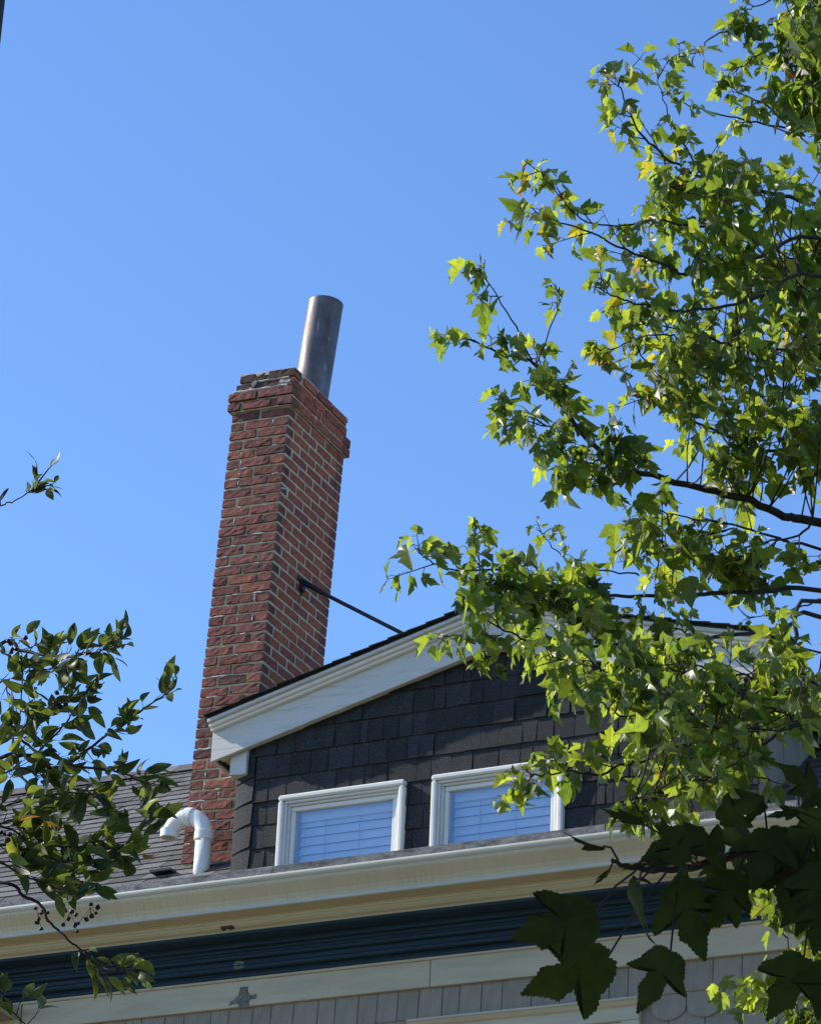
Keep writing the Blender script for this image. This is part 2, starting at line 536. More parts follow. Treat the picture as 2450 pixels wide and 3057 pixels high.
def scallop(wd, h, t):
    a = Acc()
    k = wd / 2 - 0.003
    pts = [(-k, h)] + [(-k * math.cos(math.pi * i / 10), 0.75 * k - 0.75 * k * math.sin(math.pi * i / 10)) for i in range(11)] + [(k, h)]
    n = len(pts)
    front = [(p[0], -t + (t - 0.004) * p[1] / h, p[1]) for p in pts]
    back = [(p[0], 0, p[1]) for p in pts]
    fs = [tuple(range(n)), tuple(range(2 * n - 1, n - 1, -1))] + [(i, i + n, (i + 1) % n + n, (i + 1) % n) for i in range(n)]
    a.add(front + back, fs)
    return a.mesh('scallop_shingle', M_CEDAR)

rect_cache = {}
WX0, WX1, WTOP = -7.69, -6.30, 6.965     # lower window's outer casing
x = -10.22
known = [-10.22, -10.06, -9.9, -9.77, -9.6, -9.49, -9.33, -9.2, -9.02, -8.9, -8.74, -8.62, -8.47, -8.31, -8.2, -8.05, -7.93, -7.80, -7.666, -7.517, -7.411, -7.272, -7.145, -6.963, -6.79, -6.621, -6.494, -6.381, -6.22, -6.059, -5.882, -5.713, -5.585, -5.42, -5.27, -5.1, -4.95]
for a_, b_ in zip(known[:-1], known[1:]):
    wd = round(b_ - a_, 3)
    if wd not in rect_cache: rect_cache[wd] = rect_shingle(wd, 0.2, 0.016)
    link('cedar_shingle', rect_cache[wd], wall, HB @ Vector(((a_ + b_) / 2, YW, 6.985 + random.uniform(-.003, .003))))
sc_me = [scallop(0.21, 0.22, 0.02), scallop(0.206, 0.22, 0.017), scallop(0.213, 0.22, 0.022)]
for row in range(5):
    z = 6.83 - 0.152 * row
    x = -10.35 + (row % 2) * 0.105
    while x < -4.9:
        if not (WX0 - 0.02 < x < WX1 + 0.02 and z < WTOP - 0.05):
            link('scallop_shingle', random.choice(sc_me), wall, HB @ Vector((x, YW - 0.001 * (row % 3), z)))
        x += 0.2105

# frieze board under the cornice, two lengths with a joint, and the scar where a bracket came off
def board(name, x0, x1, y0, y1, z0, z1, m, bevel=0.003, parent=None):
    a = Acc(); a.box(x0, x1, y0, y1, z0, z1)
    return hpart(name, a, m, parent, bevel=bevel)

fb = board('frieze_board', -10.32, -7.592, YW - 0.03, YW, 7.165, 7.328, M_BOARD)
board('frieze_board', -7.588, HX1, YW - 0.032, YW, 7.163, 7.328, M_BOARD)
board('frieze_board', HX0, -10.328, YW - 0.036, YW, 7.168, 7.328, M_BOARD)
# crown bead on the frieze board's top edge
board('bead_moulding', HX0, HX1, YW - 0.045, YW - 0.0305, 7.322, 7.338, M_BOARD, 0.003)

# projecting box at the far left
bx = Acc()
bx.box(-10.75, -10.345, YW - 0.26, YW - 0.037, 7.235, 7.31)
corner_box = hpart('corner_box', bx, M_BOARD, bevel=0.003)
board('soffit_panel', -10.73, -10.37, YW - 0.24, YW - 0.05, 7.229, 7.2345, M_CEDAR, 0.0, corner_box)

def blob(cx, cz, pts, y, t, name, m, parent):
    a = Acc()
    a.prism([(cx + p[0], cz + p[1]) for p in pts], 'y', y, y - t)
    return hpart(name, a, m, parent)

def jag(pts, k=3, amp=0.006):
    out = []
    for i, p in enumerate(pts):
        q = pts[(i + 1) % len(pts)]
        for j in range(k):
            t = j / k
            out.append((p[0] + (q[0] - p[0]) * t + random.uniform(-amp, amp), p[1] + (q[1] - p[1]) * t + random.uniform(-amp, amp)))
    return out

scx = aty = None
def on_y(px, py, yv):
    k = 2450.0 / 1728.0
    v = fw + ((px * k - 1225.0) / FPX) * RIGHT - ((py * k - 1528.5) / FPX) * UP
    return CAM + v * (yv / v.y)
c = on_y(512, 2100, YW - 0.03)
blob(c.x, c.z, jag([(-0.088, -0.045), (-0.085, -0.02), (-0.06, -0.012), (-0.045, 0.005), (-0.03, 0.012), (-0.026, 0.062), (0.03, 0.064), (0.032, 0.03), (0.05, 0.006), (0.085, 0.012), (0.095, -0.005), (0.08, -0.022), (0.055, -0.018), (0.04, -0.035), (0.042, -0.062), (-0.025, -0.064), (-0.03, -0.04), (-0.055, -0.036)], 2, 0.003), YW - 0.0302, 0.002, 'bracket_scar', M_SCAR, fb)
blob(c.x - 0.005, 7.398, jag([(-0.03, -0.026), (-0.036, 0.0), (-0.02, 0.022), (0.012, 0.026), (0.034, 0.012), (0.03, -0.026)], 3, 0.005), 15.7795, 0.0015, 'paint_scar', M_SCAR, fb)

c = on_y(508, 2055, YW - 0.06)
scar_up = (c.x, c.z)
# navy cornice: stepped boards and beads, each its own length
steps = [(15.572, 15.70, 7.508, 7.545), (15.695, 15.735, 7.478, 7.510), (15.73, 15.747, 7.460, 7.480), (15.743, 15.785, 7.424, 7.462), (15.78, 15.832, 7.370, 7.426), (15.826, 15.88, 7.3385, 7.372)]
for i, (y0, y1, z0, z1) in enumerate(steps):
    a = Acc()
    r = 0.007
    a.prism([(y1 + 0.05, z0), (y0 + r, z0), (y0 + r * .3, z0 + r * .3), (y0, z0 + r), (y0, z1 + 0.012), (y1 + 0.05, z1 + 0.012)], 'x', HX0 - 0.1 - i * .01, HX1)
    hpart('cornice_board', a, M_NAVY)
# two small beads low on the cornice
for z, y in ((7.441, 15.7425), (7.390, 15.7795), (7.352, 15.8255)):
    a = Acc(); a.prism([(y, z), (y - 0.006, z + 0.003), (y - 0.005, z + 0.007), (y + 0.01, z + 0.009)], 'x', HX0, HX1)
    hpart('cornice_bead', a, M_NAVY)

# yellow-cream crown under the gutter
a = Acc()
a.prism([(15.60, 7.60), (15.60, 7.528), (15.572, 7.526), (15.562, 7.534), (15.535, 7.54), (15.515, 7.552), (15.508, 7.560), (15.500, 7.561), (15.498, 7.572), (15.49, 7.574), (15.49, 7.6)], 'x', HX0 - 0.1, HX1)
crown = hpart('crown_moulding', a, M_CROWN)
c = on_y(482, 2072 - 70, 15.54)
c = on_y(482, 1951, 15.55)
a = Acc()
hole = Acc(); hole.prism(jag([(c.x - .04, c.z - .022), (c.x + .04, c.z - .02), (c.x + .042, c.z + .012), (c.x - .038, c.z + .01)], 3, .004), 'y', 15.60, c.y - 0.03)
hpart('rust_hole', hole, M_RUST, crown)

# gutter: one K-style trough with a rolled lip
a = Acc()
prof = [(15.335, 7.758), (15.345, 7.762), (15.350, 7.756), (15.350, 7.740), (15.343, 7.730), (15.338, 7.722), (15.338, 7.708), (15.346, 7.690), (15.360, 7.668), (15.374, 7.645), (15.384, 7.620),
        (15.388, 7.604), (15.386, 7.592), (15.392, 7.587), (15.49, 7.583), (15.49, 7.76)]
outer = [(15.326, 7.752), (15.330, 7.760)] + [(15.338, 7.7635), (15.346, 7.760)] + [(15.349, 7.752)]
front = [(15.322, 7.748), (15.324, 7.757), (15.331, 7.7625), (15.339, 7.762), (15.345, 7.754)]
inner = [(15.352, 7.72), (15.40, 7.612), (15.44, 7.60), (15.46, 7.60), (15.462, 7.775), (15.49, 7.775), (15.49, 7.583)]
low = [(15.392, 7.584), (15.384, 7.588), (15.382, 7.596), (15.386, 7.606), (15.383, 7.622), (15.374, 7.646), (15.360, 7.668), (15.346, 7.689), (15.337, 7.704), (15.334, 7.716), (15.336, 7.724), (15.330, 7.728), (15.324, 7.738)]
a.prism(front + inner + low, 'x', -13.15, HX1 + 0.1)
nprof = len(front + inner + low)
for i in range(nprof):                      # the lip and the lower edge stay pale, the face is streaked
    yz = (front + inner + low)[i]
    if i < 4 or i >= nprof - 3 or (yz[1] < 7.60 and yz[0] < 15.40): a.m[2 + i] = 1
gut = hpart('gutter', a, [M_GUTTER, M_LIP])
for o_, n_ in ((0, 0),):
    pass
# joint sleeve seen near the bough
c = on_y(1322, 1760, 15.33)
a = Acc(); a.prism([(p[0] - 0.002, p[1]) for p in (front[:3] + [(15.331, 7.70)] + low[-4:])], 'x', c.x - 0.004, c.x + 0.004)
hpart('gutter_joint', a, M_GUTTER, gut)

# grey roof-edge strips standing behind the gutter lip
xj = on_y(578, 1835, 15.44).x
xs = [HX0 - 0.12, xj, -6.34, HX1 + 0.1]
for i in range(3):
    a = Acc()
    a.prism([(15.428, 7.69), (15.414, 7.69), (15.411 - 0.002 * (i % 2), 7.838), (15.417, 7.842), (15.431, 7.838)], 'x', xs[i] + 0.003, xs[i + 1] - 0.003)
    hpart('edge_strip', a, M_STRIP)

# main roof with its shingles
a = Acc()
a.prism([(YE, ZE - 0.02), (YRIDGE, ZRIDGE - 0.02), (2 * YRIDGE - YE, ZE - 0.02), (2 * YRIDGE - YE, ZE - 0.2), (YRIDGE, ZRIDGE - 0.25), (YE, ZE - 0.2)], 'x', HX0 - 0.1, HX1 + 0.1)
roof = hpart('roof', a, M_DARKSHINGLE)
sl = math.hypot(1, PT)
UPS = Vector((0, 1 / sl, PT / sl))
NRM = Vector((0, -PT / sl, 1 / sl))
SLOPE_L = (YRIDGE - YE) * sl
EXPO = 0.122
tab_w = [0.125, 0.15, 0.17, 0.195, 0.22]

def tab_acc(wd, h=0.128, t0=0.0065, t1=0.0055):
    k = wd / 2 - 0.003
    a = Acc()
    j = lambda: random.uniform(-.002, .002)
    a.add([(-k, 0 + j(), 0), (k, 0 + j(), 0), (k, h, 0), (-k, h, 0), (-k, 0, t0), (k, 0, t0), (k, h, t1), (-k, h, t1)],
          [(0, 3, 2, 1), (4, 5, 6, 7), (0, 1, 5, 4), (1, 2, 6, 5), (2, 3, 7, 6), (3, 0, 4, 7)])
    return a

tab_me = [[tab_acc(wd).mesh('roof_shingle', M_RSHINGLE) for _ in range(3)] for wd in tab_w]
tabs = []
ncourse = int(SLOPE_L / EXPO) + 1
for ci in range(ncourse):
    s = ci * EXPO - 0.02
    for xa, xb in ((HX0 - 0.1, -8.5), (-5.35, HX1 + 0.1)):
        x = xa - random.uniform(0, 0.2)
        while x < xb:
            k = random.randrange(5)
            wd = tab_w[k]
            xc = x + wd / 2
            p = Vector((xc, YE, ZE)) + UPS * s + NRM * (-0.016 + random.uniform(0, 0.0025))
            tabs.append((p, k, s))
            x += wd
def tab_matrix(p, wob=0.0):
    X = Vector((1, 0, 0)) + NRM * wob
    m = Matrix((X.normalized(), UPS, NRM)).transposed()
    # lift the butt a little so courses lap
    m = m @ Matrix.Rotation(-0.052, 3, 'X')
    m4 = m.to_4x4(); m4.translation = p
    return m4
vis, rest = [], []
for p, k, s in tabs:
    q = pix(p + UPS * 0.06)
    if -8 < q[0] < 425 and 1600 < q[1] < 1935: vis.append((p, k))
    else: rest.append((p, k))
vis.sort(key=lambda e: e[0].y)
rest += vis[300:]
vis = vis[:300]
for p, k in vis:
    link('roof_shingle', random.choice(tab_me[k]), roof, mat4=HB @ tab_matrix(p, random.uniform(-.01, .01)))
ra = Acc()
for p, k in rest:
    t = tab_acc(tab_w[k])
    m4 = tab_matrix(p)
    ra.add([m4 @ Vector(v) for v in t.v], t.f)
ro = hpart('roof_shingles', ra, M_RSHINGLE, roof, normals=False)
ro['kind'] = 'stuff'
# ridge caps
for i in range(24):
    xc = HX0 + 0.1 + i * 0.19
    if xc > -8.9: break
    a = Acc(); a.prism([(YRIDGE - 0.12, ZRIDGE - 0.086), (YRIDGE, ZRIDGE + 0.01), (YRIDGE + 0.12, ZRIDGE - 0.086), (YRIDGE, ZRIDGE - 0.02)], 'x', xc - .1, xc + 0.1)
    hpart('ridge_cap', a, M_RSHINGLE, roof)

# ------------------------------------------------------------------ dormer
DX0, DX1, DXM = -8.760, -5.465, -7.083
RP = 0.26
def zb(x): return 9.0076 - RP * abs(x - DXM)      # underside of rake boards
a = Acc()
a.prism([(DX0 + 0.012, 7.6), (DX1 - 0.012, 7.6), (DX1 - 0.012, zb(DX1) + 0.1), (DXM, zb(DXM) + 0.1), (DX0 + 0.012, zb(DX0) + 0.1)], 'y', YD, YD + 1.6)
dormer = hpart('dormer_wall', a, M_WSHINGLE)

W = [(-8.413, -7.598), (-7.426, -6.609)]
WT = 8.280
def in_window(x0, x1, z0, z1):
    for a_, b_ in W:
        if x0 > a_ - 0.01 and x1 < b_ + 0.01 and z1 < WT + 0.03: return True
    return False

def wall_tab(x0, x1, z0, h=0.162, t=0.008, sk=0.0):
    a = Acc()
    k = 0.0012
    a.add([(x0 + k + sk, -t, 0), (x1 - k + sk * .4, -t, 0), (x1 - k, -0.001, h), (x0 + k, -0.001, h),
           (x0 + k + sk, 0, 0), (x1 - k + sk * .4, 0, 0), (x1 - k, 0, h), (x0 + k, 0, h)],
          [(0, 1, 2, 3), (7, 6, 5, 4), (0, 4, 5, 1), (1, 5, 6, 2), (2, 6, 7, 3), (3, 7, 4, 0)])
    return a
STRIP_X = -8.596
for row in range(11):
    z0 = 8.849 + 0.1445 - 0.1445 * row
    if z0 < 7.75: break
    x = STRIP_X + 0.004
    skew = 0.0
    while x < DX1 - 0.01:
        wd = random.choice([0.05, 0.075, 0.09, 0.1, 0.115, 0.13])
        x1 = min(x + wd, DX1)
        if z0 < max(zb(x), zb(x1)) + 0.02 and not in_window(x, x1, z0, z0 + 0.16):
            # cut round the windows
            xa, xb2 = x, x1
            ok = True
            for wa, wb in W:
                if z0 < WT - 0.02:
                    if xa < wa + 0.01 < xb2 and z0 < WT: xb2 = wa + 0.02
                    if xa < wb - 0.01 < xb2 and z0 < WT: xa = wb - 0.02
                    if wa + 0.005 < xa < wb - 0.03 and xb2 < wb: ok = False
            if ok and xb2 - xa > 0.015:
                t = random.choice([0.0085, 0.012, 0.0155])
                sk = random.choice([-0.012, -0.006, 0.0, 0.006])
                if xb2 - xa < 0.05: sk = 0
                ac = wall_tab(-(xb2 - xa) / 2, (xb2 - xa) / 2, 0, t=t, sk=sk)
                link('wall_shingle', ac.mesh('wall_shingle', M_WSHINGLE), dormer, HB @ Vector(((xa + xb2) / 2, YD - 0.0015 * random.random(), z0 + random.uniform(-.002, .002))))
        x = x1
# corner shingles turned towards the left
ang = math.radians(25)
for row in range(6):
    z0 = 8.274 + 0.1445 - 0.1445 * row - random.uniform(0, .004)
    if row == 0: z0 = 8.421
    a = Acc()
    wd, h, t = 0.178, 0.165, 0.012
    if row == 0: h = 0.26
    lift = 0.010
    vs, fs = [], []
    nx, nz = 5, 3
    for j in range(nz):
        for i in range(nx):
            u = i / (nx - 1); v = j / (nz - 1)
            xx = u * wd
            yy = -lift * (1 - v) * (0.6 + 0.6 * u) + 0.01 * math.sin(u * 3.1) * -1
            vs.append((xx, yy - 0.002, v * h + (0.012 * u * u if j == 0 else 0)))
    for j in range(nz):
        for i in range(nx):
            p = vs[j * nx + i]
            vs.append((p[0], p[1] + t * (1 - 0.6 * j / (nz - 1)), p[2]))
    N = nx * nz
    for j in range(nz - 1):
        for i in range(nx - 1):
            q = j * nx + i
            fs.append((q, q + 1, q + 1 + nx, q + nx))
            fs.append((N + q, N + q + nx, N + q + 1 + nx, N + q + 1))
    for i in range(nx - 1):
        fs.append((i, N + i, N + i + 1, i + 1))
        q = (nz - 1) * nx + i
        fs.append((q, q + 1, N + q + 1, N + q))
    for j in range(nz - 1):
        q = j * nx
        fs.append((q, q + nx, N + q + nx, N + q))
        q = j * nx + nx - 1
        fs.append((q, N + q, N + q + nx, q + nx))
    a.add(vs, fs)
    m4 = Matrix.Rotation(-ang, 4, 'Z'); m4.translation = HB @ Vector((DX0, YD + 0.068, z0))
    link('corner_shingle', a.mesh('corner_shingle', M_WSHINGLE), dormer, mat4=m4)
# pale caulk line down the corner
board('caulk_line', DX0 - 0.006, DX0 + 0.002, YD + 0.072, YD + 0.1, 7.85, 8.46, M_WHITE, 0.0, dormer)
# right cheek: vertical grey boards
for i in range(11):
    y0 = YD + 0.01 + i * 0.13
    ztop = zb(DX1) + 0.05
    board('cheek_board', DX1 - 0.012, DX1 + 0.008 + 0.003 * (i % 2), y0, y0 + 0.126, 7.7, ztop, M_CEDAR, 0.002, dormer)

# rake boards, mouldings, soffits
def slanted(x0, x1, zlo, zhi, y0, y1, name, m, parent=None, bevel=0.0):
    """Board following the gable slope between x0 and x1; zlo/zhi measured from the underside line."""
    a = Acc()
    a.prism([(x0, zb(x0) + zlo), (x1, zb(x1) + zlo), (x1, zb(x1) + zhi), (x0, zb(x0) + zhi)], 'y', y0, y1)
    return hpart(name, a, m, parent, bevel=bevel)
RX0, RX1 = -8.870, -5.350
for xa, xb in ((RX0, DXM - 0.0015), (DXM + 0.0015, RX1)):
    rk = slanted(xa, xb, 0.0, 0.206, YR, YR + 0.025, 'rake_board', M_WHITE, None, 0.002)
    # three-step moulding under the roof edge
    slanted(xa, xb, 0.186, 0.204, YR - 0.028, YR + 0.001, 'rake_moulding', M_TRIM, None, 0.003)
    slanted(xa - 0.002 * (xa < DXM), xb, 0.204, 0.228, YR - 0.050, YR + 0.001, 'rake_moulding', M_TRIM, None, 0.004)
    slanted(xa - 0.004 * (xa < DXM), xb, 0.228, 0.250, YR - 0.072, YR + 0.02, 'drip_moulding', M_WHITE, None, 0.002)
    slanted(xa + 0.01, xb - 0.01, 0.012, 0.03, YR + 0.026, YD + 0.01, 'rake_soffit', M_WHITE)
# roof deck of the dormer and the ragged row of edge shingles
for sgn, xa, xb in ((-1, RX0 - 0.02, DXM), (1, DXM, RX1 + 0.02)):
    a = Acc()
    a.prism([(xa, zb(xa) + 0.2505), (xb, zb(xb) + 0.2505), (xb, zb(xb) + 0.264), (xa, zb(xa) + 0.264)], 'y', YR - 0.068, 17.7)
    dr = hpart('dormer_roof', a, M_DARKSHINGLE)
    L = abs(xb - xa)
    n = 15
    for i in range(n):
        f0 = i / n
        f1 = (i + 1.12) / n
        if sgn < 0: p0, p1 = xa + f0 * L, xa + min(f1, 1.005) * L
        else: p0, p1 = xb - f0 * L, xb - min(f1, 1.005) * L
        a = Acc()
        e = random.uniform(0.0, 0.014)
        th = 0.006
        z0a, z0b = zb(p0) + 0.2645 + 0.006, zb(p1) + 0.2645 + 0.0008
        a.prism([(p0, z0a), (p1, z0b), (p1, z0b + th * .4), (p0, z0a + th)], 'y', YR - 0.09 - e, YR + 0.25)
        hpart('edge_shingle', a, M_DARKSHINGLE, dr)
# rafter block and eave on the left corner
bl = Acc()
bl.prism(jag([(-8.757, 8.462), (-8.652, 8.455), (-8.648, 8.62), (-8.757, 8.6)], 4, 0.003), 'y', YD - 0.03, YD + 0.1)
hpart('rafter_block', bl, M_WHITE)
board('eave_fascia', RX0 - 0.002, RX0 + 0.02, YR + 0.027, YD + 0.262, zb(RX0) + 0.002, zb(RX0) + 0.19, M_WHITE, 0.001)
board('eave_soffit', RX0 + 0.022, DX0 - 0.002, YR + 0.03, YD + 0.262, zb(RX0) + 0.03, zb(RX0) + 0.042, M_BOARD, 0.001)
board('eave_cove', RX0 + 0.022, RX0 + 0.04, YR + 0.03, YD + 0.262, zb(RX0) + 0.012, zb(RX0) + 0.0295, M_DARKIN, 0.0)  # near-black strip just under the soffit, along the fascia
# right eave
board('eave_fascia', RX1 - 0.02, RX1 + 0.002, YR + 0.027, YD + 1.0, zb(RX1) + 0.0, zb(RX1) + 0.2, M_WHITE, 0.001)


# dormer windows
def make_window(x0, x1, zt, yw, zbot):
    cas = Acc()
    cw, pr = 0.034, 0.046
    cas.box(x0, x0 + cw, yw - pr, yw + 0.02, zbot, zt - cw)
    cas.box(x1 - cw, x1, yw - pr, yw + 0.02, zbot, zt - cw)
    cas.box(x0, x1, yw - pr - 0.002, yw + 0.02, zt - cw + 0.0005, zt)
    cas.box(x0, x1, yw - pr, yw + 0.02, zbot - cw, zbot - 0.0005)
    win = hpart('window', cas, M_TRIM, bevel=0.009)
    x0 += cw; x1 -= cw; zt -= cw
    def ring(name, wdt, y0, y1, m, bev):
        a = Acc()
        a.box(x0, x0 + wdt, y0, y1, zbot, zt - wdt)
        a.box(x1 - wdt, x1, y0, y1, zbot, zt - wdt)
        a.box(x0, x1, y0 - 0.0015, y1, zt - wdt + 0.0005, zt)
        a.box(x0, x1, y0, y1, zbot - 0.02, zbot + wdt * 0.8)
        return hpart(name, a, m, win, bevel=bev)
    ring('frame', 0.016, yw - 0.026, yw + 0.05, M_SASH, 0.003)
    x0 += 0.016; x1 -= 0.016; zt -= 0.016
    ring('frame', 0.014, yw - 0.010, yw + 0.05, M_SASH, 0.003)
    x0 += 0.014; x1 -= 0.014; zt -= 0.014
    ring('sash', 0.028, yw + 0.006, yw + 0.05, M_TRIM, 0.004)
    x0 += 0.026; x1 -= 0.026; zt -= 0.026
    a = Acc(); a.box(x0, x1, yw + 0.024, yw + 0.028, zbot, zt)
    hpart('pane', a, M_GLASS, win)
    z = zt - 0.055
    a = Acc(); a.box(x0 + 0.01, x1 - 0.01, yw + 0.066, yw + 0.115, zt - 0.05, zt + 0.02)
    hpart('blind_headrail', a, M_BLIND, win)
    while z > zbot - 0.05:
        a = Acc()
        h, d = 0.0274, 0.007
        tilt = random.uniform(-.0015, .0015)
        a.add([(x0 + 0.004, yw + 0.088 - d, z - h + tilt), (x1 - 0.004, yw + 0.088 - d, z - h - tilt), (x1 - 0.004, yw + 0.088 + d, z + h), (x0 + 0.004, yw + 0.088 + d, z + h),
               (x0 + 0.004, yw + 0.091 - d, z - h + tilt), (x1 - 0.004, yw + 0.091 - d, z - h - tilt), (x1 - 0.004, yw + 0.091 + d, z + h), (x0 + 0.004, yw + 0.091 + d, z + h)],
              [(0, 1, 2, 3), (7, 6, 5, 4), (0, 4, 5, 1), (2, 6, 7, 3), (1, 5, 6, 2), (3, 7, 4, 0)])
        hpart('blind_slat', a, M_BLIND, win)
        z -= 0.056
    for f in (0.27, 0.62, 0.95):
        a = Acc(); xc = x0 + f * (x1 - x0)
        a.box(xc - 0.0014, xc + 0.0014, yw + 0.071, yw + 0.075, zbot - 0.05, zt)
        hpart('blind_cord', a, M_CORD, win)
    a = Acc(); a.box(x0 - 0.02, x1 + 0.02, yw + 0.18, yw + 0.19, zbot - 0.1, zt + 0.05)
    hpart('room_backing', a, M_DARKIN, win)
    return win
# cut the wall behind the windows: the wall body is replaced by a darker recess
for wa, wb in W:
    make_window(wa, wb, WT, YD, 7.62)
# the body of the dormer must not fill the window openings
bm = bmesh.new(); bm.from_mesh(dormer.data); bm.free()
body = Acc()
y0, y1 = YD, YD + 1.6
segs = [(-8.602, W[0][0] + 0.03), (W[0][1] - 0.03, W[1][0] + 0.03), (W[1][1] - 0.03, DX1 - 0.012)]
for xa, xb in segs:
    body.box(xa, xb, y0, y0 + 0.05, 7.6, WT - 0.03)
top = [(-8.602, WT - 0.03), (DX1 - 0.012, WT - 0.03), (DX1 - 0.012, zb(DX1) + 0.1), (DXM, zb(DXM) + 0.1), (-8.602, zb(-8.602) + 0.1)]
body.prism(top, 'y', y0, y0 + 0.05)
body.box(DX0 + 0.03, DX1 - 0.014, y0 + 0.2, y1, 7.6, 8.5)
body.box(DX0 + 0.012, -8.603, y0 + 0.09, y0 + 0.199, 7.6, 8.5)
body.box(DX1 - 0.06, DX1 - 0.014, y0 + 0.05, y0 + 0.2, 7.6, 8.5)
nm = body.mesh('dormer_wall', M_WSHINGLE)
nm.transform(HB)
dormer.data = nm

# lower window: casing, crown and sash in view
a = Acc()
a.box(WX0, WX0 + 0.11, YW - 0.045, YW, 5.3, WTOP - 0.12)
a.box(WX1 - 0.11, WX1, YW - 0.045, YW, 5.3, WTOP - 0.12)
a.box(WX0, WX1, YW - 0.047, YW, WTOP - 0.1195, WTOP - 0.03)
lw_ = hpart('window', a, M_BOARD, bevel=0.003)
lw_['label'] = 'large lower window with moulded cream head casing under the frieze'
a = Acc()
a.prism([(YW, WTOP), (YW - 0.085, WTOP), (YW - 0.088, WTOP - 0.012), (YW - 0.08, WTOP - 0.016), (YW - 0.065, WTOP - 0.035), (YW - 0.05, WTOP - 0.045), (YW - 0.048, WTOP - 0.055), (YW, WTOP - 0.055)], 'x', WX0 - 0.012, WX1 + 0.012)
hpart('head_moulding', a, M_BOARD, lw_)
a = Acc()
xa, xb, zt2 = WX0 + 0.11, WX1 - 0.11, WTOP - 0.12
a.box(xa, xa + 0.05, YW - 0.02, YW + 0.03, 5.3, zt2 - 0.05); a.box(xb - 0.05, xb, YW - 0.02, YW + 0.03, 5.3, zt2 - 0.05); a.box(xa, xb, YW - 0.021, YW + 0.03, zt2 - 0.0495, zt2)
hpart('sash', a, M_SASH, lw_, bevel=0.003)
a = Acc(); a.box(xa + 0.05, xb - 0.05, YW - 0.008, YW - 0.004, 5.3, zt2 - 0.05)
hpart('pane', a, M_GLASS, lw_)

# ------------------------------------------------------------------ chimney
LEAN = math.atan(0.0442)
CH = Matrix.Translation(HB @ Vector((-8.764, 15.74, 9.079))) @ Matrix.Rotation(LEAN, 4, 'Y')
CW, CD, CO = 0.4125, 0.78, 0.0677
Z1 = 1.998
a = Acc()
RF, RS = 0.0098, 0.0028
a.box(-CW + 0.008, -RS, RF, CD - 0.008, -1.6, Z1)
a.box(-CW - 0.008, 0.0165, -0.006, CD + 0.01, Z1 + 0.001, Z1 + 0.135)
a.box(-0.382, 0.002, 0.02, CD - 0.012, Z1 + 0.136, Z1 + 0.285)
chim = link('chimney', a.mesh('chimney', M_MORTAR), house, mat4=CH)
chim['label'] = 'tall leaning red brick chimney with corbelled ragged top'


def brick_mesh(L, D, H, rough, m, seed, end_rough=False):
    """A brick with its face towards -y: L along x, D along y, H along z; origin at the lower left front."""
    rnd = random.Random(seed)
    nx = max(3, int(L / 0.03)); nz = 3
    vs = []
    ch = 0.0028 if rough > .003 else 0.0008
    for j in range(nz + 1):
        for i in range(nx + 1):
            u, v = i / nx, j / nz
            x_, z_ = u * L, v * H
            y_ = rnd.uniform(-rough, rough * 0.7)
            if i in (0, nx):
                y_ += ch; x_ += (0.002 if i == 0 else -0.002) + rnd.uniform(-rough, rough) * 0.35
            if j in (0, nz):
                y_ += ch * 0.8; z_ += (0.0015 if j == 0 else -0.0015) + rnd.uniform(-rough, rough) * 0.45
            vs.append((x_, y_, z_))
    if rough > 0.003 and rnd.random() < 0.4:      # a broken corner
        ci = rnd.choice([0, nx]); cj = rnd.choice([0, nz])
        q = cj * (nx + 1) + ci
        p = vs[q]; vs[q] = (p[0], p[1] + rnd.uniform(0.006, 0.014), p[2])
    fs = []
    for j in range(nz):
        for i in range(nx):
            q = j * (nx + 1) + i
            fs.append((q, q + 1, q + nx + 2, q + nx + 1))
    b = len(vs)
    vs += [(0.0015, D, 0.001), (L - 0.0015, D, 0.001), (L - 0.0015, D, H - 0.001), (0.0015, D, H - 0.001)]
    bl_, br_, tl_, tr_ = 0, nx, nz * (nx + 1), nz * (nx + 1) + nx
    fs.append((b, b + 3, b + 2, b + 1))
    fs.append(tuple([b] + [b + 1] + [i for i in range(nx, -1, -1)]))
    fs.append(tuple([b + 2] + [b + 3] + [tl_ + i for i in range(nx + 1)]))
    fs.append(tuple([b + 3, b] + [j * (nx + 1) for j in range(nz + 1)]))
    fs.append(tuple([b + 1, b + 2] + [j * (nx + 1) + nx for j in range(nz, -1, -1)]))
    a = Acc(); a.add(vs, fs)
    return a.mesh('brick', m)

BH, JT = 0.0548, 0.0129
cache = {}
def bmesh_for(kind, L, D, rough, m, n=7):
    key = (kind, round(L, 3), round(D, 3))
    if key not in cache:
        cache[key] = [brick_mesh(L, D, BH, rough, m, sum(map(ord, str(key))) * 7 + i) for i in range(n)]
    return random.choice(cache[key])

nbrick = [0]
def put_front(x0, z, L, D=0.095, j=0.004, y=0.0, m_=None):
    m_ = m_ or M_BRICK_F
    me = bmesh_for('f' + m_.name, L, D, 0.0026, m_)
    m4 = Matrix.Translation((x0, y + random.uniform(-j, j * .8), z + random.uniform(-.0026, .0026))) @ Matrix.Rotation(random.uniform(-.013, .013), 4, 'Y') @ Matrix.Rotation(random.uniform(-.016, .016), 4, 'Z')
    link('brick', me, chim, mat4=m4); nbrick[0] += 1

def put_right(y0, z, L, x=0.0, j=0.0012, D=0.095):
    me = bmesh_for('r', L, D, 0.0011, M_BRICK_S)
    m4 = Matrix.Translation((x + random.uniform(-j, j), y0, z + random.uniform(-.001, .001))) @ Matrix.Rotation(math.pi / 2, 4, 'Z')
    link('brick', me, chim, mat4=m4); nbrick[0] += 1

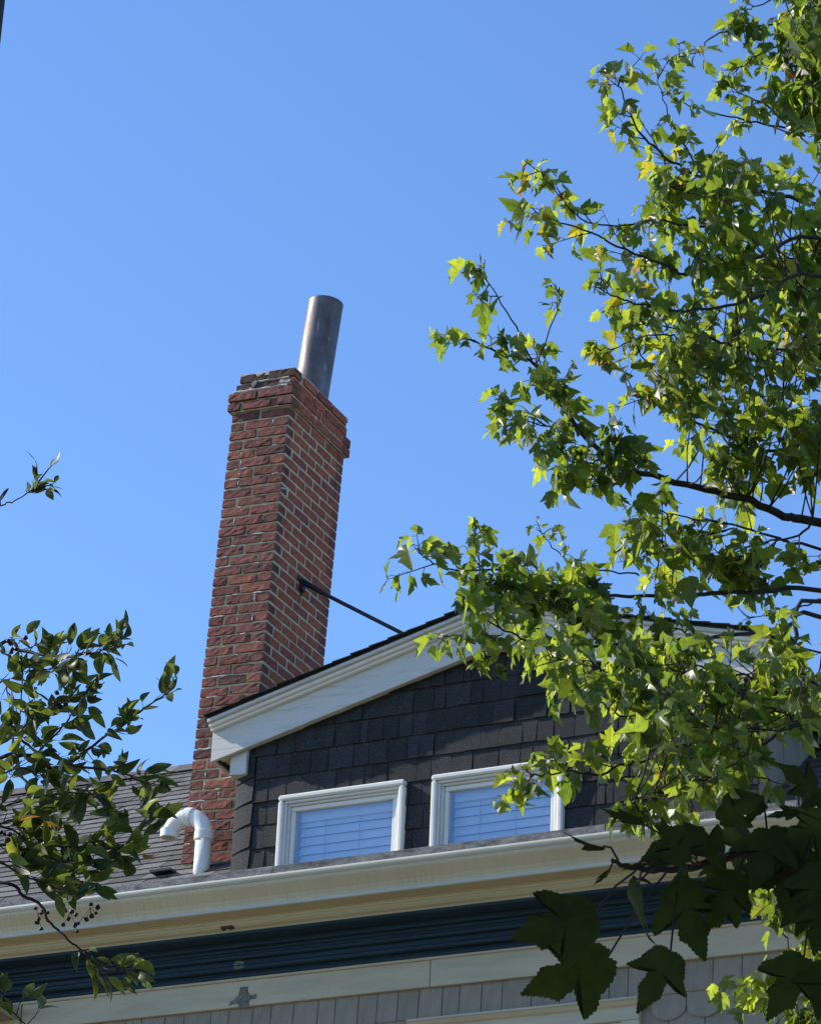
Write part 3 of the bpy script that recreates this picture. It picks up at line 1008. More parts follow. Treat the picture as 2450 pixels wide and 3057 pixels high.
zl = []
k = 0
z = Z1 - CO
while z > -1.25:
    zl.append((k, z + JT / 2)); k += 1; z -= CO
ST = 0.2
for k, z in zl:
    high = z > -0.5
    if k % 2 == 0:
        # two stretchers on the front, the right one turning the corner
        j1 = random.uniform(-0.006, 0.006)
        put_front(-CW, z, CW / 2 - JT + j1)
        put_front(-CW / 2 + j1 + 0.002, z, CW / 2 - j1 - 0.002)
        if high:
            y = 0.097 + JT
            while y < CD - 0.03:
                L = min(0.1945, CD - y)
                put_right(y, z, L); y += L + JT
    else:
        j1 = random.uniform(-0.006, 0.006)
        put_front(-CW, z, 0.092 + j1)
        put_front(-CW + 0.092 + JT + 0.006 + j1, z, 0.196 - j1)
        # corner brick: header on the front, stretcher on the right
        put_front(-0.098, z, 0.098, D=0.06)
        if high:
            y = 0.0605
            put_right(y, z, 0.137); y += 0.137 + JT
            while y < CD - 0.03:
                L = min(0.1945, CD - y)
                put_right(y, z, L); y += L + JT
# corbelled cap
OV = 0.026
zr = Z1 + JT / 2
put_front(-CW - OV, zr, 0.09, y=-OV); put_front(-CW - OV + 0.105, zr, 0.2, y=-OV + 0.008); put_front(-0.135, zr, 0.05, y=-OV + 0.018); put_front(-0.075, zr, 0.075 + OV, y=-OV)
y = 0.075
for L in (0.2, 0.06, 0.2, 0.2, 0.075):
    put_right(y, zr, L - JT, x=OV - 0.002); y += L
zr += CO
put_front(-CW - OV, zr, 0.2, y=-OV - 0.004); put_front(-CW + 0.19, zr, CW - 0.19 + OV, y=-OV - 0.003)
y = 0.075
for L in (0.07, 0.2, 0.06, 0.2, 0.2):
    put_right(y, zr, L - JT, x=OV - 0.003); y += L
zr += CO + 0.004
put_front(-0.405, zr, 0.1, y=0.004, m_=M_BRICK_O); put_front(-0.285, zr, 0.19, y=0.0, m_=M_BRICK_O)
y = 0.1
for L in (0.2, 0.17, 0.2, 0.11):
    put_right(y, zr, L - JT, x=0.012); y += L
put_right(-0.005, zr, 0.09, x=0.012)
zr += CO + 0.002
put_front(-0.385, zr, 0.185, y=0.004, m_=M_BRICK_O); put_front(-0.175, zr, 0.19, y=0.0, m_=M_BRICK_O)
y = 0.14
for L in (0.2, 0.2, 0.22):
    put_right(y, zr, L - JT, x=0.014); y += L
put_right(-0.002, zr, 0.1, x=0.014)
# left and back faces and the far joints: one joined body of bricks
ba = Acc()
for k, z in zl + [(0, Z1 + .005), (1, Z1 + CO + .005)]:
    ov = OV if z > Z1 else 0
    y = 0.1 if k % 2 == 0 else 0.2
    while y < CD:
        L = min(0.195, CD - y)
        ba.box(-CW - ov, -CW - ov + 0.09, y, y + L, z, z + BH); y += 0.205
    x = -CW - ov + 0.1
    while x < -0.05:
        ba.box(x, min(x + 0.195, 0 + ov), CD + ov - 0.09, CD + ov, z, z + BH); x += 0.205
bw = link('brickwork', ba.mesh('brickwork', M_BRICK_F), chim)
bw['kind'] = 'stuff'

def lump_strip(name, pts, w0, h0, m, yoff):
    """Rough bead of squeezed mortar along points in chimney coordinates."""
    a = Acc()
    n = len(pts)
    vs, fs = [], []
    for i, p in enumerate(pts):
        for k in range(6):
            an = 2 * math.pi * k / 6
            vs.append((p[0] + random.uniform(-.006, .006), p[1] + math.cos(an) * w0 * random.uniform(.6, 1.2), p[2] + math.sin(an) * h0 * random.uniform(.6, 1.3)))
    for i in range(n - 1):
        for k in range(6):
            fs.append((i * 6 + k, i * 6 + (k + 1) % 6, (i + 1) * 6 + (k + 1) % 6, (i + 1) * 6 + k))
    fs.append(tuple(range(6))); fs.append(tuple((n - 1) * 6 + k for k in range(6)))
    a.add(vs, fs)
    return link(name, a.mesh(name, m), chim)
zt_ = Z1 + 2 * CO
lump_strip('mortar_bead', [(-0.41 + i * 0.0385, -0.012 + 0.004 * random.random(), zt_ + 0.006 + 0.004 * random.random()) for i in range(11)], 0.014, 0.009, M_WASH, 0)
lump_strip('mortar_bead', [(-0.3 + i * 0.006, -0.004, zt_ + 0.006 + i * 0.0095) for i in range(8)], 0.012, 0.012, M_WASH, 0)
lump_strip('mortar_bead', [(-0.29 + i * 0.033, 0.003, zt_ + CO + 0.004) for i in range(9)], 0.011, 0.006, M_WASH, 0)
lump_strip('mortar_patch', [(-0.092 + i * 0.02, 0.006, zt_ + 0.036) for i in range(5)], 0.014, 0.03, M_OLDMORTAR, 0)
a = Acc()
vs, fs = [], []
nx, ny = 8, 10
for j in range(ny + 1):
    for i in range(nx + 1):
        u, v = i / nx, j / ny
        e = min(u, 1 - u, v, 1 - v)
        vs.append((-0.39 + u * 0.4, 0.006 + v * (CD - 0.012), Z1 + 4 * CO + 0.006 + min(e * 0.12, 0.02) + random.uniform(-.003, .003)))
for j in range(ny):
    for i in range(nx):
        q = j * (nx + 1) + i
        fs.append((q, q + 1, q + nx + 2, q + nx + 1))
a.add(vs, fs)
n0 = len(vs)
rim = [i for i in range(nx + 1)] + [(j) * (nx + 1) + nx for j in range(1, ny + 1)] + [ny * (nx + 1) + i for i in range(nx - 1, -1, -1)] + [j * (nx + 1) for j in range(ny - 1, 0, -1)]
lowr = [(vs[i][0], vs[i][1], Z1 + 4 * CO - 0.02) for i in rim]
nr_ = len(rim)
a.v.extend(lowr)
for i in range(nr_):
    a.f.append((rim[i], n0 + i, n0 + (i + 1) % nr_, rim[(i + 1) % nr_])); a.m.append(0); a.uv.extend([(0, 0)] * 4)
link('mortar_cap', a.mesh('mortar_cap', M_WASH), chim)

lump_strip('paint_splash', [(-0.075 + i * 0.008, 0.0, -0.76 - i * 0.022) for i in range(4)], 0.006, 0.012, M_PVC, 0)
# smears of old mortar squeezed over the front joints
sm = Acc()
rm = random.Random(3)
for _ in range(70):
    k_, z_ = rm.choice(zl)
    vert = rm.random() < 0.4
    x_ = rm.choice([-CW / 2, -CW + 0.1, -0.104]) if vert else rm.uniform(-CW + 0.03, -0.03)
    L_ = rm.uniform(0.025, 0.05) if vert else rm.uniform(0.03, 0.11)
    n_ = 5
    vs, fs = [], []
    for i in range(n_):
        t = i / (n_ - 1) - 0.5
        cx_, cz_ = (x_ + rm.uniform(-.003, .003), z_ + BH / 2 + t * L_) if vert else (x_ + t * L_, z_ - JT / 2 + rm.uniform(-.003, .003))
        for q_ in range(5):
            an = 2 * math.pi * q_ / 5
            w_ = rm.uniform(0.5, 1.2) * (0.4 if i in (0, n_ - 1) else 1.0)
            u_, v_ = 0.006 * w_ * math.cos(an), 0.0065 * w_ * math.sin(an)
            vs.append((cx_ + (v_ if vert else 0), 0.003 + u_, cz_ + (0 if vert else v_)))
    for i in range(n_ - 1):
        for q_ in range(5):
            fs.append((i * 5 + q_, i * 5 + (q_ + 1) % 5, (i + 1) * 5 + (q_ + 1) % 5, (i + 1) * 5 + q_))
    fs.append(tuple(range(5))); fs.append(tuple((n_ - 1) * 5 + q_ for q_ in range(5)))
    sm.add(vs, fs)
o = link('mortar_smears', sm.mesh('mortar_smears', M_WASH), chim); o['kind'] = 'stuff'
# flue pipe, leaning a little more than the chimney
base = Vector((-8.816 - 0.105 * 0.5, 16.32, 11.68 - 0.5))
ax = Vector((0.105, 0, 1)).normalized()
def lathe(prof, sides, base, ax):
    a = Acc()
    e1 = ax.cross(Vector((0, 1, 0))).normalized(); e2 = ax.cross(e1)
    vs = []
    for r_, h_ in prof:
        for k in range(sides):
            an = 2 * math.pi * k / sides
            vs.append(base + ax * h_ + e1 * (r_ * math.cos(an)) + e2 * (r_ * math.sin(an)))
    fs = []
    for i in range(len(prof) - 1):
        for k in range(sides):
            fs.append((i * sides + k, i * sides + (k + 1) % sides, (i + 1) * sides + (k + 1) % sides, (i + 1) * sides + k))
    a.add(vs, fs)
    return a
HP = 0.975
hpart('flue_pipe', lathe([(0.1165, 0.0), (0.1165, 0.3), (0.117, 0.6), (0.117, HP - 0.02), (0.118, HP - 0.014), (0.118, HP - 0.003), (0.116, HP), (0.112, HP), (0.11, HP - 0.01), (0.11, 0.2)], 40, base, ax), M_FLUE, smooth=True)

# brace rod between the chimney and the dormer roof
p0 = Vector((-8.735, 16.123, 10.018)); p1 = Vector((-7.42, 16.123, 9.176))
d = (p1 - p0).normalized()
a = Acc(); a.tube([p0 + d * 0.03, p1], 0.0125, 0.0125, 10)
rod = hpart('brace_rod', a, M_IRON)
a = Acc()
a.box(-8.728, -8.712, 16.07, 16.19, 10.005, 10.035); a.box(-8.725, -8.700, 16.105, 16.145, 9.945, 10.02)
a.tube([Vector((-8.72, 16.123, 10.022)), p0 + d * 0.05 + Vector((0.0, 0, 0.012)), p0 + d * 0.2], 0.02, 0.016, 8)
a.tube([Vector((-8.722, 16.135, 10.02)), Vector((-8.726, 16.135, 9.92))], 0.007, 0.006, 6)
hpart('rod_bracket', a, M_IRON, rod)

# PVC vent with its gooseneck
vx, vy, vr = -9.008, 15.62, 0.0485
a = Acc(); a.tube([(vx, vy, 7.80), (vx, vy, 8.165)], vr, vr, 32)
vent = hpart('vent_pipe', a, M_PVC, smooth=True)
def elbow(a0, a1, cx, cz, R, r, n):
    return [(cx + R * math.cos(a0 + (a1 - a0) * i / n), vy, cz + R * math.sin(a0 + (a1 - a0) * i / n)) for i in range(n + 1)]
cx, cz, R = -9.1265, 8.185, 0.1185
a = Acc(); a.tube(elbow(0, math.pi / 2 - 0.06, cx, cz, R, vr, 10), vr + 0.003, vr + 0.003, 32)
hpart('elbow', a, M_PVC, vent, smooth=True)
a = Acc(); a.tube(elbow(math.pi / 2 + 0.0, math.pi, cx, cz, R, vr, 10), vr + 0.002, vr + 0.002, 32, cap=False)
hpart('elbow', a, M_PVC, vent, smooth=True)
a = Acc(); a.tube(elbow(math.pi / 2 - 0.30, math.pi / 2 + 0.05, cx, cz, R, vr, 3), vr + 0.010, vr + 0.010, 32)
hpart('collar', a, M_PVC, vent, smooth=False)
hpart('collar', lathe([(vr, -0.002), (vr + 0.009, 0.0), (vr + 0.009, 0.052), (vr + 0.004, 0.056), (vr, 0.057)], 32, Vector((vx, vy, 8.142)), Vector((0, 0, 1))), M_PVC, vent, smooth=False)
hpart('collar', lathe([(vr - 0.004, 0.05), (vr - 0.004, 0.0), (vr + 0.0075, 0.0), (vr + 0.0075, 0.05), (vr + 0.001, 0.054)], 32, Vector((cx - R, vy, 8.188)), Vector((0, 0, 1))), M_PVC, vent, smooth=False)
# roof flashing beside the chimney
board('flashing', -9.33, -9.19, 15.56, 15.75, 7.96, 7.975, M_IRON, 0.0)

# ------------------------------------------------------------------ utility pole at the edge of the frame
q = at(8.5, 0, 11.0)
rr = Vector((RIGHT.x, RIGHT.y, 0)).normalized()
px_, py_ = q.x - rr.x * 0.13, q.y - rr.y * 0.13
a = Acc(); a.tube([(px_, py_, 0), (px_, py_, 6), (px_, py_, 13)], 0.15, 0.125, 14)
pole = link('utility_pole', a.mesh('utility_pole', M_POLE, smooth=True))
tag(pole, 'dark wooden utility pole, only its edge showing at the top left corner', 'pole')

# ------------------------------------------------------------------ leaves
def maple_outline(teeth=False, rnd=None, half=None):
    half = half or [(0.10, -0.06), (0.22, -0.04), (0.30, 0.03), (0.40, 0.06), (0.36, 0.16), (0.43, 0.29), (0.50, 0.42), (0.57, 0.62), (0.43, 0.57), (0.335, 0.55), (0.235, 0.505),
            (0.27, 0.63), (0.31, 0.76), (0.20, 0.82), (0.14, 0.92)]
    if rnd:
        half = [(p[0] * (1 + rnd.uniform(-.08, .08)), p[1] + rnd.uniform(-.02, .02)) for p in half]
    pts = [(0, 0)] + half + [(0, 1.1)]
    if teeth:
        out = []
        for i in range(len(pts) - 1):
            p, q = pts[i], pts[i + 1]
            dx, dy = q[0] - p[0], q[1] - p[1]
            L = math.hypot(dx, dy)
            out.append(p)
            if L > 0.07:
                n = max(1, int(L / 0.06))
                for j in range(1, n + 1):
                    t = (j - 0.35) / (n + 0.3)
                    out.append((p[0] + dx * t + dy / L * 0.014, p[1] + dy * t - dx / L * 0.014))
                    t = (j - 0.1) / (n + 0.3)
                    out.append((p[0] + dx * t - dy / L * 0.006, p[1] + dy * t + dx / L * 0.006))
        out.append(pts[-1])
        pts = out
    return pts


def leaf_geo(half_pts, cy, fold, droop, wave, rings, rnd, asym=True):
    """Vertices, triangles and uv of one leaf from half an outline; the midrib is the y axis."""
    vs, fs, uvs = [], [], []
    def put(x_, y_):
        r_ = math.hypot(x_, y_ - cy)
        z_ = fold * abs(x_) - droop * y_ * y_ - 0.25 * droop * x_ * x_ + wave * math.sin(7 * x_ + 5 * y_ + ph) * min(1, r_ * 2)
        vs.append((x_, y_, z_)); uvs.append((x_, y_)); return len(vs) - 1
    ph = rnd.uniform(0, 6)
    for sgn in (1, -1):
        sc_ = rnd.uniform(0.9, 1.05) if asym else 1.0
        c_ = put(0, cy)
        prev = None
        for i, (x_, y_) in enumerate(half_pts):
            ring = []
            for k in range(1, rings + 1):
                t = k / rings
                ring.append(put(sgn * x_ * sc_ * t, cy + (y_ - cy) * t))
            if prev is not None:
                tri = (c_, prev[0], ring[0]) if sgn > 0 else (c_, ring[0], prev[0])
                fs.append(tri)
                for k in range(rings - 1):
                    qd = (prev[k], prev[k + 1], ring[k + 1], ring[k])
                    fs.append(qd if sgn > 0 else qd[::-1])
            prev = ring
    return vs, fs, uvs


def apple_half(n=8, wd=0.2):
    return [(wd * math.sin(math.pi * (i / n) ** 0.82) ** 0.9 if 0 < i < n else 0.0, i / n) for i in range(n + 1)]


near_half = [(0.08, -0.05), (0.2, -0.03), (0.3, 0.06), (0.34, 0.17), (0.40, 0.27), (0.50, 0.38), (0.60, 0.56), (0.44, 0.53), (0.30, 0.50), (0.20, 0.47), (0.225, 0.6), (0.25, 0.72), (0.16, 0.82), (0.1, 0.94)]
rl = random.Random(5)
maple_geo = [leaf_geo(maple_outline(False, rl), 0.35, rl.choice([-.25, .1, .3, .5, .9]) + rl.uniform(-.1, .1), rl.uniform(.0, .75), rl.uniform(0.02, .1), 1, rl) for _ in range(15)]
near_geo = [leaf_geo(maple_outline(True, rl, near_half), 0.35, rl.uniform(-.1, .35), rl.uniform(.05, .4), rl.uniform(0.015, .04), 3, rl) for _ in range(6)]
def apple_leaf_geo(fold, curl):
    vs, fs, uvs = [], [], []
    n = 8
    h = apple_half(n)
    for i in range(n + 1):
        y_ = i / n
        w_ = h[i][0]
        zz = -curl * (y_ - 0.1) ** 2
        for s_ in (-1, 0, 1):
            vs.append((s_ * w_, y_ * (1 - 0.12 * abs(curl) * y_), fold * abs(s_) * w_ + zz)); uvs.append((s_ * w_ * 1.1, y_))
    for i in range(n):
        b_ = i * 3
        fs.append((b_, b_ + 1, b_ + 4, b_ + 3)); fs.append((b_ + 1, b_ + 2, b_ + 5, b_ + 4))
    return vs, fs, uvs
apple_geo = [apple_leaf_geo(f_, c_) for f_, c_ in ((0.15, 0.1), (0.35, 0.3), (0.6, 0.2), (0.9, 0.45), (1.4, 0.5), (0.25, -0.25), (0.5, 0.6), (1.8, 0.3))]


def geo_mesh(name, geo, m):
    a = Acc(); a.add(geo[0], geo[1], 0, geo[2])
    return a.mesh(name, m, smooth=True, uv=True, normals=False)


def leaf_matrix(p, tip, nrm, size):
    Y = tip.normalized()
    X = Y.cross(nrm)
    if X.length < 1e-4: X = Y.orthogonal()
    X.normalize()
    Z = X.cross(Y)
    m4 = Matrix((X * size, Y * size, Z * size)).transposed().to_4x4()
    m4.translation = p
    return m4


def rv(s=1.0):
    return Vector((random.gauss(0, s), random.gauss(0, s), random.gauss(0, s)))


def smooth_path(pts, sub=4, wob=0.0):
    out = []
    n = len(pts)
    for i in range(n - 1):
        p0, p1, p2, p3 = pts[max(i - 1, 0)], pts[i], pts[i + 1], pts[min(i + 2, n - 1)]
        for j in range(sub):
            t = j / sub
            q = 0.5 * ((2 * p1) + (-p0 + p2) * t + (2 * p0 - 5 * p1 + 4 * p2 - p3) * t * t + (-p0 + 3 * p1 - 3 * p2 + p3) * t ** 3)
            out.append(q + rv(wob))
    out.append(pts[-1].copy())
    return out


def emit_leaves(tree, leaves, geos, mats_, limit, meshname='leaf', stuffname='foliage'):
    """The largest-showing leaves become objects, the rest one joined foliage."""
    meshes = {}
    def size_of(L):
        q = pix(L[0].translation)
        inside = -20 < q[0] < 1748 and -20 < q[1] < 2176 and q[2] > 0
        return (L[0].to_scale().x / q[2]) if inside else -1.0
    leaves = sorted(leaves, key=size_of, reverse=True)
    T = Matrix.Translation(tree.location).inverted()
    for m4, gi, mi in leaves[:limit]:
        if (gi, mi) not in meshes: meshes[(gi, mi)] = geo_mesh(meshname, geos[gi], mats_[mi])
        link(meshname, meshes[(gi, mi)], tree, mat4=T @ m4)
    rest_ = leaves[limit:]
    if rest_:
        V, Fc, UVs, MI = [], [], [], []
        off = 0
        for m4, gi, mi in rest_:
            vs, fs, uvs = geos[gi]
            A_ = np.array(vs) @ np.array(m4.to_3x3()).T + np.array(m4.translation)
            V.append(A_)
            for f in fs:
                Fc.append(tuple(i + off for i in f)); MI.append(mi); UVs.extend([uvs[i] for i in f])
            off += len(vs)
        me = bpy.data.meshes.new(stuffname)
        me.from_pydata(np.concatenate(V).tolist(), [], Fc)
        for m_ in mats_: me.materials.append(m_)
        me.polygons.foreach_set('material_index', MI)
        me.polygons.foreach_set('use_smooth', [True] * len(Fc))
        l_ = me.uv_layers.new(name='UVMap')
        l_.data.foreach_set('uv', np.array(UVs, dtype=np.float32).ravel())
        me.transform(T); me.update()
        o = link(stuffname, me, tree)
        o['kind'] = 'stuff'


# ------------------------------------------------------------------ maple tree on the right
trunk_top = at(2650, 1100, 14.2)
maple = empty('maple_tree', (trunk_top.x, trunk_top.y, 0))
tag(maple, 'leafy green maple tree with sunlit yellow-green leaves in front of the dormer', 'tree')
TM = Matrix.Translation(maple.location).inverted()
leaves = []
twigs, petioles = Acc(), Acc()
limbs = []

def z8(x, y): return (881.6 + x * .4907, y * .4907)
def z7(x, y): return (811 + x * .5306, 1058 + y * .5306)

def add_leaf(p, out, size, yellow):
    down = Vector((0, 0, -1))
    tip = (out * 0.55 + down * random.uniform(0.25, 1.15) + rv(0.33)).normalized()
    nrm = (Vector((0, 0, 1)) * 0.3 + SUN * 0.9 + rv(0.5)).normalized()
    pet = (out * 0.8 + Vector((0, 0, random.uniform(-.6, .5))) + rv(0.3)).normalized() * size * random.uniform(0.45, 0.85)
    b_ = p + pet
    petioles.tube([p, p + pet * 0.55 + Vector((0, 0, 0.006)), b_], 0.0021, 0.0014, 3, cap=False)
    r_ = random.random()
    if r_ < yellow * 0.6: mi = 3 if random.random() < 0.75 else 4
    else: mi = random.choice([0, 0, 0, 1, 1, 1, 1, 2])
    leaves.append((leaf_matrix(b_, tip, nrm, size * 1.12) @ Matrix.Diagonal((0.72 + 0.5 * ((len(leaves) * 0.618) % 1.0), 1, 1, 1)), random.randrange(len(maple_geo)), mi))

def leafy_twig(p, d, length, nodes, size, yellow):
    """One side twig with opposite leaves."""
    d = d.normalized()
    pts = [p]
    q = p.copy(); dd = d.copy()
    for i in range(4):
        dd = (dd + Vector((0, 0, 0.06)) + rv(0.12)).normalized()
        q = q + dd * length / 4
        pts.append(q.copy())
    twigs.tube(pts, 0.0035, 0.0014, 4)
    for i in range(nodes):
        t = (i + 0.7) / nodes
        k = min(int(t * 4), 3); f = t * 4 - k
        c_ = pts[k].lerp(pts[k + 1], min(f, 1))
        side = dd.cross(rv(1)).normalized()
        s_ = size * random.uniform(0.7, 1.15) * (1.0 if i < nodes - 1 else 0.75)
        for sg in (1, -1):
            if random.random() < 0.88:
                add_leaf(c_, (side * sg + dd * 0.5).normalized(), s_ * random.uniform(.85, 1.1), yellow)
    add_leaf(pts[-1], dd, size * 0.6, yellow)

def branch(pts2, d0, d1, r0_, r1_, dens, size=0.088, start=0.0, yellow=0.0, ytip=0.0, tw=(0.12, 0.34), extend=True, nodes=3, wob=0.004):
    """A limb drawn through frame points with distances from d0 (base) to d1 (tip)."""
    n = len(pts2)
    P = [at(x_, y_, d0 + (d1 - d0) * i / (n - 1) + random.uniform(-.05, .05)) for i, (x_, y_) in enumerate(pts2)]
    if extend:
        e = P[0] - P[1]
        fin = trunk_top + Vector((0, 0, P[0].z - trunk_top.z - 0.55))
        mid = P[0].lerp(fin, 0.45) + Vector((0, 0, 0.05))
        P = [fin, mid] + P
    path = smooth_path(P, 5, wob)
    a = Acc(); a.tube(path, r0_ * (0.8 if extend else 0.7), r1_ * 0.8, 7)
    me = a.mesh('branch', M_BARK, smooth=True); me.transform(TM)
    link('branch', me, maple)
    limbs.append(path)
    k0 = 10 if extend else 0
    total = sum((path[i + 1] - path[i]).length for i in range(k0, len(path) - 1))
    cnt = max(2, int(total * dens * 0.98))
    for i in range(cnt):
        t = start + (1 - start) * (i + random.random()) / cnt
        s_ = k0 + t * (len(path) - 1 - k0)
        k = min(int(s_), len(path) - 2)
        p = path[k].lerp(path[k + 1], s_ - k)
        ax_ = (path[k + 1] - path[k]).normalized()
        side = ax_.cross(rv(1)).normalized()
        side = (side * 1.0 + ax_ * 0.9 + Vector((0, 0, -0.05))).normalized()
        L = random.uniform(*tw) * (1.0 - 0.45 * t)
        yl = yellow + ytip * max(0, (t - 0.6) / 0.4)
        leafy_twig(p, side, L, random.choice([nodes, nodes, nodes - 1]), size, yl)
    if extend:                              # the part of the limb beside the frame is leafy too
        st = random.getstate()
        random.seed(len(limbs))
        for i in range(13):
            k = random.randrange(2, 9)
            p = path[k].lerp(path[k + 1], random.random())
            if pix(p)[0] > 1840:
                leafy_twig(p, (rv(1) + (path[k + 1] - path[k]).normalized()).normalized(), random.uniform(.15, .4), 3, 0.09, 0.03)
        random.setstate(st)
    leafy_twig(path[-3], (path[-1] - path[-3]), 0.05, 1, size * 0.62, yellow + ytip)

B8 = lambda *p: [z8(*q) for q in p]
B7 = lambda *p: [z7(*q) for q in p]
# A: the long lower limb and its side shoots
branch([(1726, 1102), (1650, 1085)] + B8((1400, 2140), (1240, 2100), (1000, 2040), (800, 1960), (670, 1820), (560, 1650), (480, 1550), (340, 1510), (215, 1455)), 14.2, 13.6, 0.03, 0.004, 6.0, 0.086, 0.42)
branch(B8((480, 1550), (400, 1370), (300, 1220), (260, 1150)), 13.65, 13.5, 0.006, 0.002, 7, 0.088, 0.35, extend=False, tw=(0.04, 0.1), nodes=2)
branch(B8((500, 1570), (570, 1400), (600, 1300), (612, 1260)), 13.65, 13.7, 0.005, 0.002, 6, 0.07, 0.4, extend=False, tw=(0.04, 0.1), nodes=2)
branch(B8((680, 1840), (560, 1830), (430, 1800), (350, 1745)), 13.8, 13.5, 0.006, 0.002, 12, 0.082, 0.2, extend=False, tw=(0.06, 0.16))
branch(B8((800, 1960), (700, 1990), (600, 1940), (470, 1860)), 13.8, 13.4, 0.006, 0.002, 14, 0.085, 0.1, extend=False, tw=(0.06, 0.2))
branch(B8((960, 2030), (840, 2060), (700, 2090), (600, 2080)), 13.9, 13.5, 0.006, 0.002, 15, 0.085, 0.0, extend=False, tw=(0.08, 0.22))
branch(B8((700, 1860), (600, 1730), (540, 1640), (490, 1610)), 13.75, 13.6, 0.006, 0.002, 14, 0.085, 0.0, extend=False, tw=(0.05, 0.14))
branch(B8((1000, 2040), (900, 1960), (850, 1910), (820, 1890)), 13.8, 13.6, 0.006, 0.002, 14, 0.08, 0.0, extend=False, tw=(0.05, 0.14))
# B
branch(B8((1725, 1990), (1450, 1920), (1300, 1860), (1130, 1790), (1010, 1720), (930, 1700)), 14.4, 14.0, 0.014, 0.003, 9, 0.085, 0.1, 0.04, 0.5)
branch(B8((1725, 1830), (1500, 1760), (1350, 1660), (1200, 1600), (1080, 1540)), 14.8, 14.3, 0.01, 0.003, 10, 0.085, 0.0, 0.06, 0.1)
# C
branch(B8((1725, 1190), (1500, 1260), (1330, 1310), (1150, 1330), (960, 1310), (830, 1270), (770, 1230)), 14.0, 13.6, 0.014, 0.003, 8, 0.085, 0.1, 0.03, 0.15)
branch(B8((1725, 1460), (1600, 1490), (1380, 1490), (1230, 1440), (1080, 1400), (960, 1390)), 14.3, 13.9, 0.012, 0.003, 9, 0.085, 0.1, 0.05, 0.1)
branch(B8((1100, 1430), (950, 1450), (840, 1490), (750, 1490)), 14.1, 13.8, 0.006, 0.002, 10, 0.07, 0.1, 0.5, 0.5, extend=False, tw=(0.05, 0.14))
# D
branch(B8((1725, 1020), (1500, 1090), (1300, 1140), (1150, 1180), (1060, 1140), (890, 1070), (700, 980), (560, 940), (470, 880)), 14.4, 14.2, 0.014, 0.003, 8, 0.082, 0.1, 0.05, 0.4)
branch(B8((1250, 975), (1140, 965), (1020, 945), (840, 970), (700, 940), (620, 860), (540, 760), (495, 720)), 14.5, 14.4, 0.009, 0.002, 9, 0.08, 0.15, 0.1, 0.45, extend=False, tw=(0.06, 0.18))
# E
branch(B8((1725, 880), (1500, 830), (1300, 790), (1170, 740), (1030, 650), (930, 540), (880, 420), (855, 340)), 14.8, 14.4, 0.016, 0.003, 9, 0.088, 0.12, 0.12, 0.6)
branch(B8((1220, 770), (1150, 640), (1090, 540), (1045, 400), (1020, 310)), 14.7, 14.5, 0.007, 0.002, 9, 0.085, 0.15, 0.08, 0.1, extend=False, tw=(0.05, 0.16))
branch(B8((1300, 800), (1200, 850), (1130, 850), (1080, 800)), 14.6, 14.4, 0.006, 0.002, 12, 0.09, 0.0, 0.25, 0.2, extend=False, tw=(0.05, 0.2))
# F G H I J
branch(B8((1725, 560), (1600, 545), (1450, 525), (1300, 490), (1160, 455), (1080, 420)), 15.0, 14.7, 0.01, 0.0025, 2.6, 0.09, 0.1, 0.0, 0.0, tw=(0.05, 0.12), nodes=2)
branch(B8((1725, 660), (1680, 620), (1500, 460), (1370, 390), (1300, 340)), 15.0, 14.8, 0.009, 0.0025, 6, 0.075, 0.35, 0.05, 0.1, tw=(0.05, 0.16))
branch(B8((1725, 130), (1600, 180), (1500, 210), (1390, 280), (1320, 300)), 15.2, 15.0, 0.01, 0.0025, 7, 0.075, 0.1, 0.02, 0.0, tw=(0.05, 0.18))
branch(B8((1725, 60), (1500, 110), (1370, 115), (1250, 160), (1200, 220), (1100, 250)), 15.2, 15.0, 0.01, 0.0025, 7, 0.082, 0.0, 0.03, 0.05, tw=(0.05, 0.18))
branch(B8((1760, -60), (1600, -30), (1450, 20), (1400, 50)), 15.2, 15.0, 0.01, 0.0025, 9, 0.09, 0.0, 0.02, 0.0, tw=(0.08, 0.2))
branch(B8((1760, 330), (1660, 330), (1600, 300), (1560, 260)), 15.0, 14.8, 0.008, 0.0025, 12, 0.09, 0.0, 0.02, 0.0, tw=(0.08, 0.2))
# K ... lower right
branch(B7((1725, 350), (1500, 355), (1300, 360), (1150, 370), (1000, 372), (860, 370), (700, 345), (560, 300), (440, 265), (300, 272), (190, 240), (130, 195)), 14.0, 13.4, 0.016, 0.003, 6.0, 0.085, 0.4, wob=0.002)
branch(B7((430, 290), (380, 260), (360, 180), (345, 95)), 13.5, 13.4, 0.005, 0.002, 10, 0.078, 0.1, extend=False, tw=(0.04, 0.12), nodes=2)
branch(B7((1010, 290), (870, 272), (740, 240), (650, 160), (600, 100)), 13.9, 13.6, 0.006, 0.002, 6, 0.075, 0.0, extend=False, tw=(0.05, 0.13), nodes=2)
branch(B7((640, 330), (560, 350), (480, 330), (420, 310)), 13.6, 13.4, 0.006, 0.002, 22, 0.085, 0.0, extend=False, tw=(0.06, 0.2))
branch(B7((900, 380), (820, 420), (700, 410), (620, 380)), 13.8, 13.5, 0.006, 0.002, 20, 0.085, 0.0, extend=False, tw=(0.06, 0.2))
branch(B7((1725, 450), (1600, 490), (1400, 525), (1200, 540), (1080, 545), (980, 560), (800, 575), (600, 560), (500, 520), (400, 470), (370, 450)), 13.8, 13.2, 0.015, 0.003, 6.5, 0.088, 0.42)
branch(B7((470, 520), (400, 560), (300, 545), (235, 530)), 13.2, 13.1, 0.004, 0.002, 5, 0.075, 0.5, extend=False, tw=(0.03, 0.08), nodes=2)
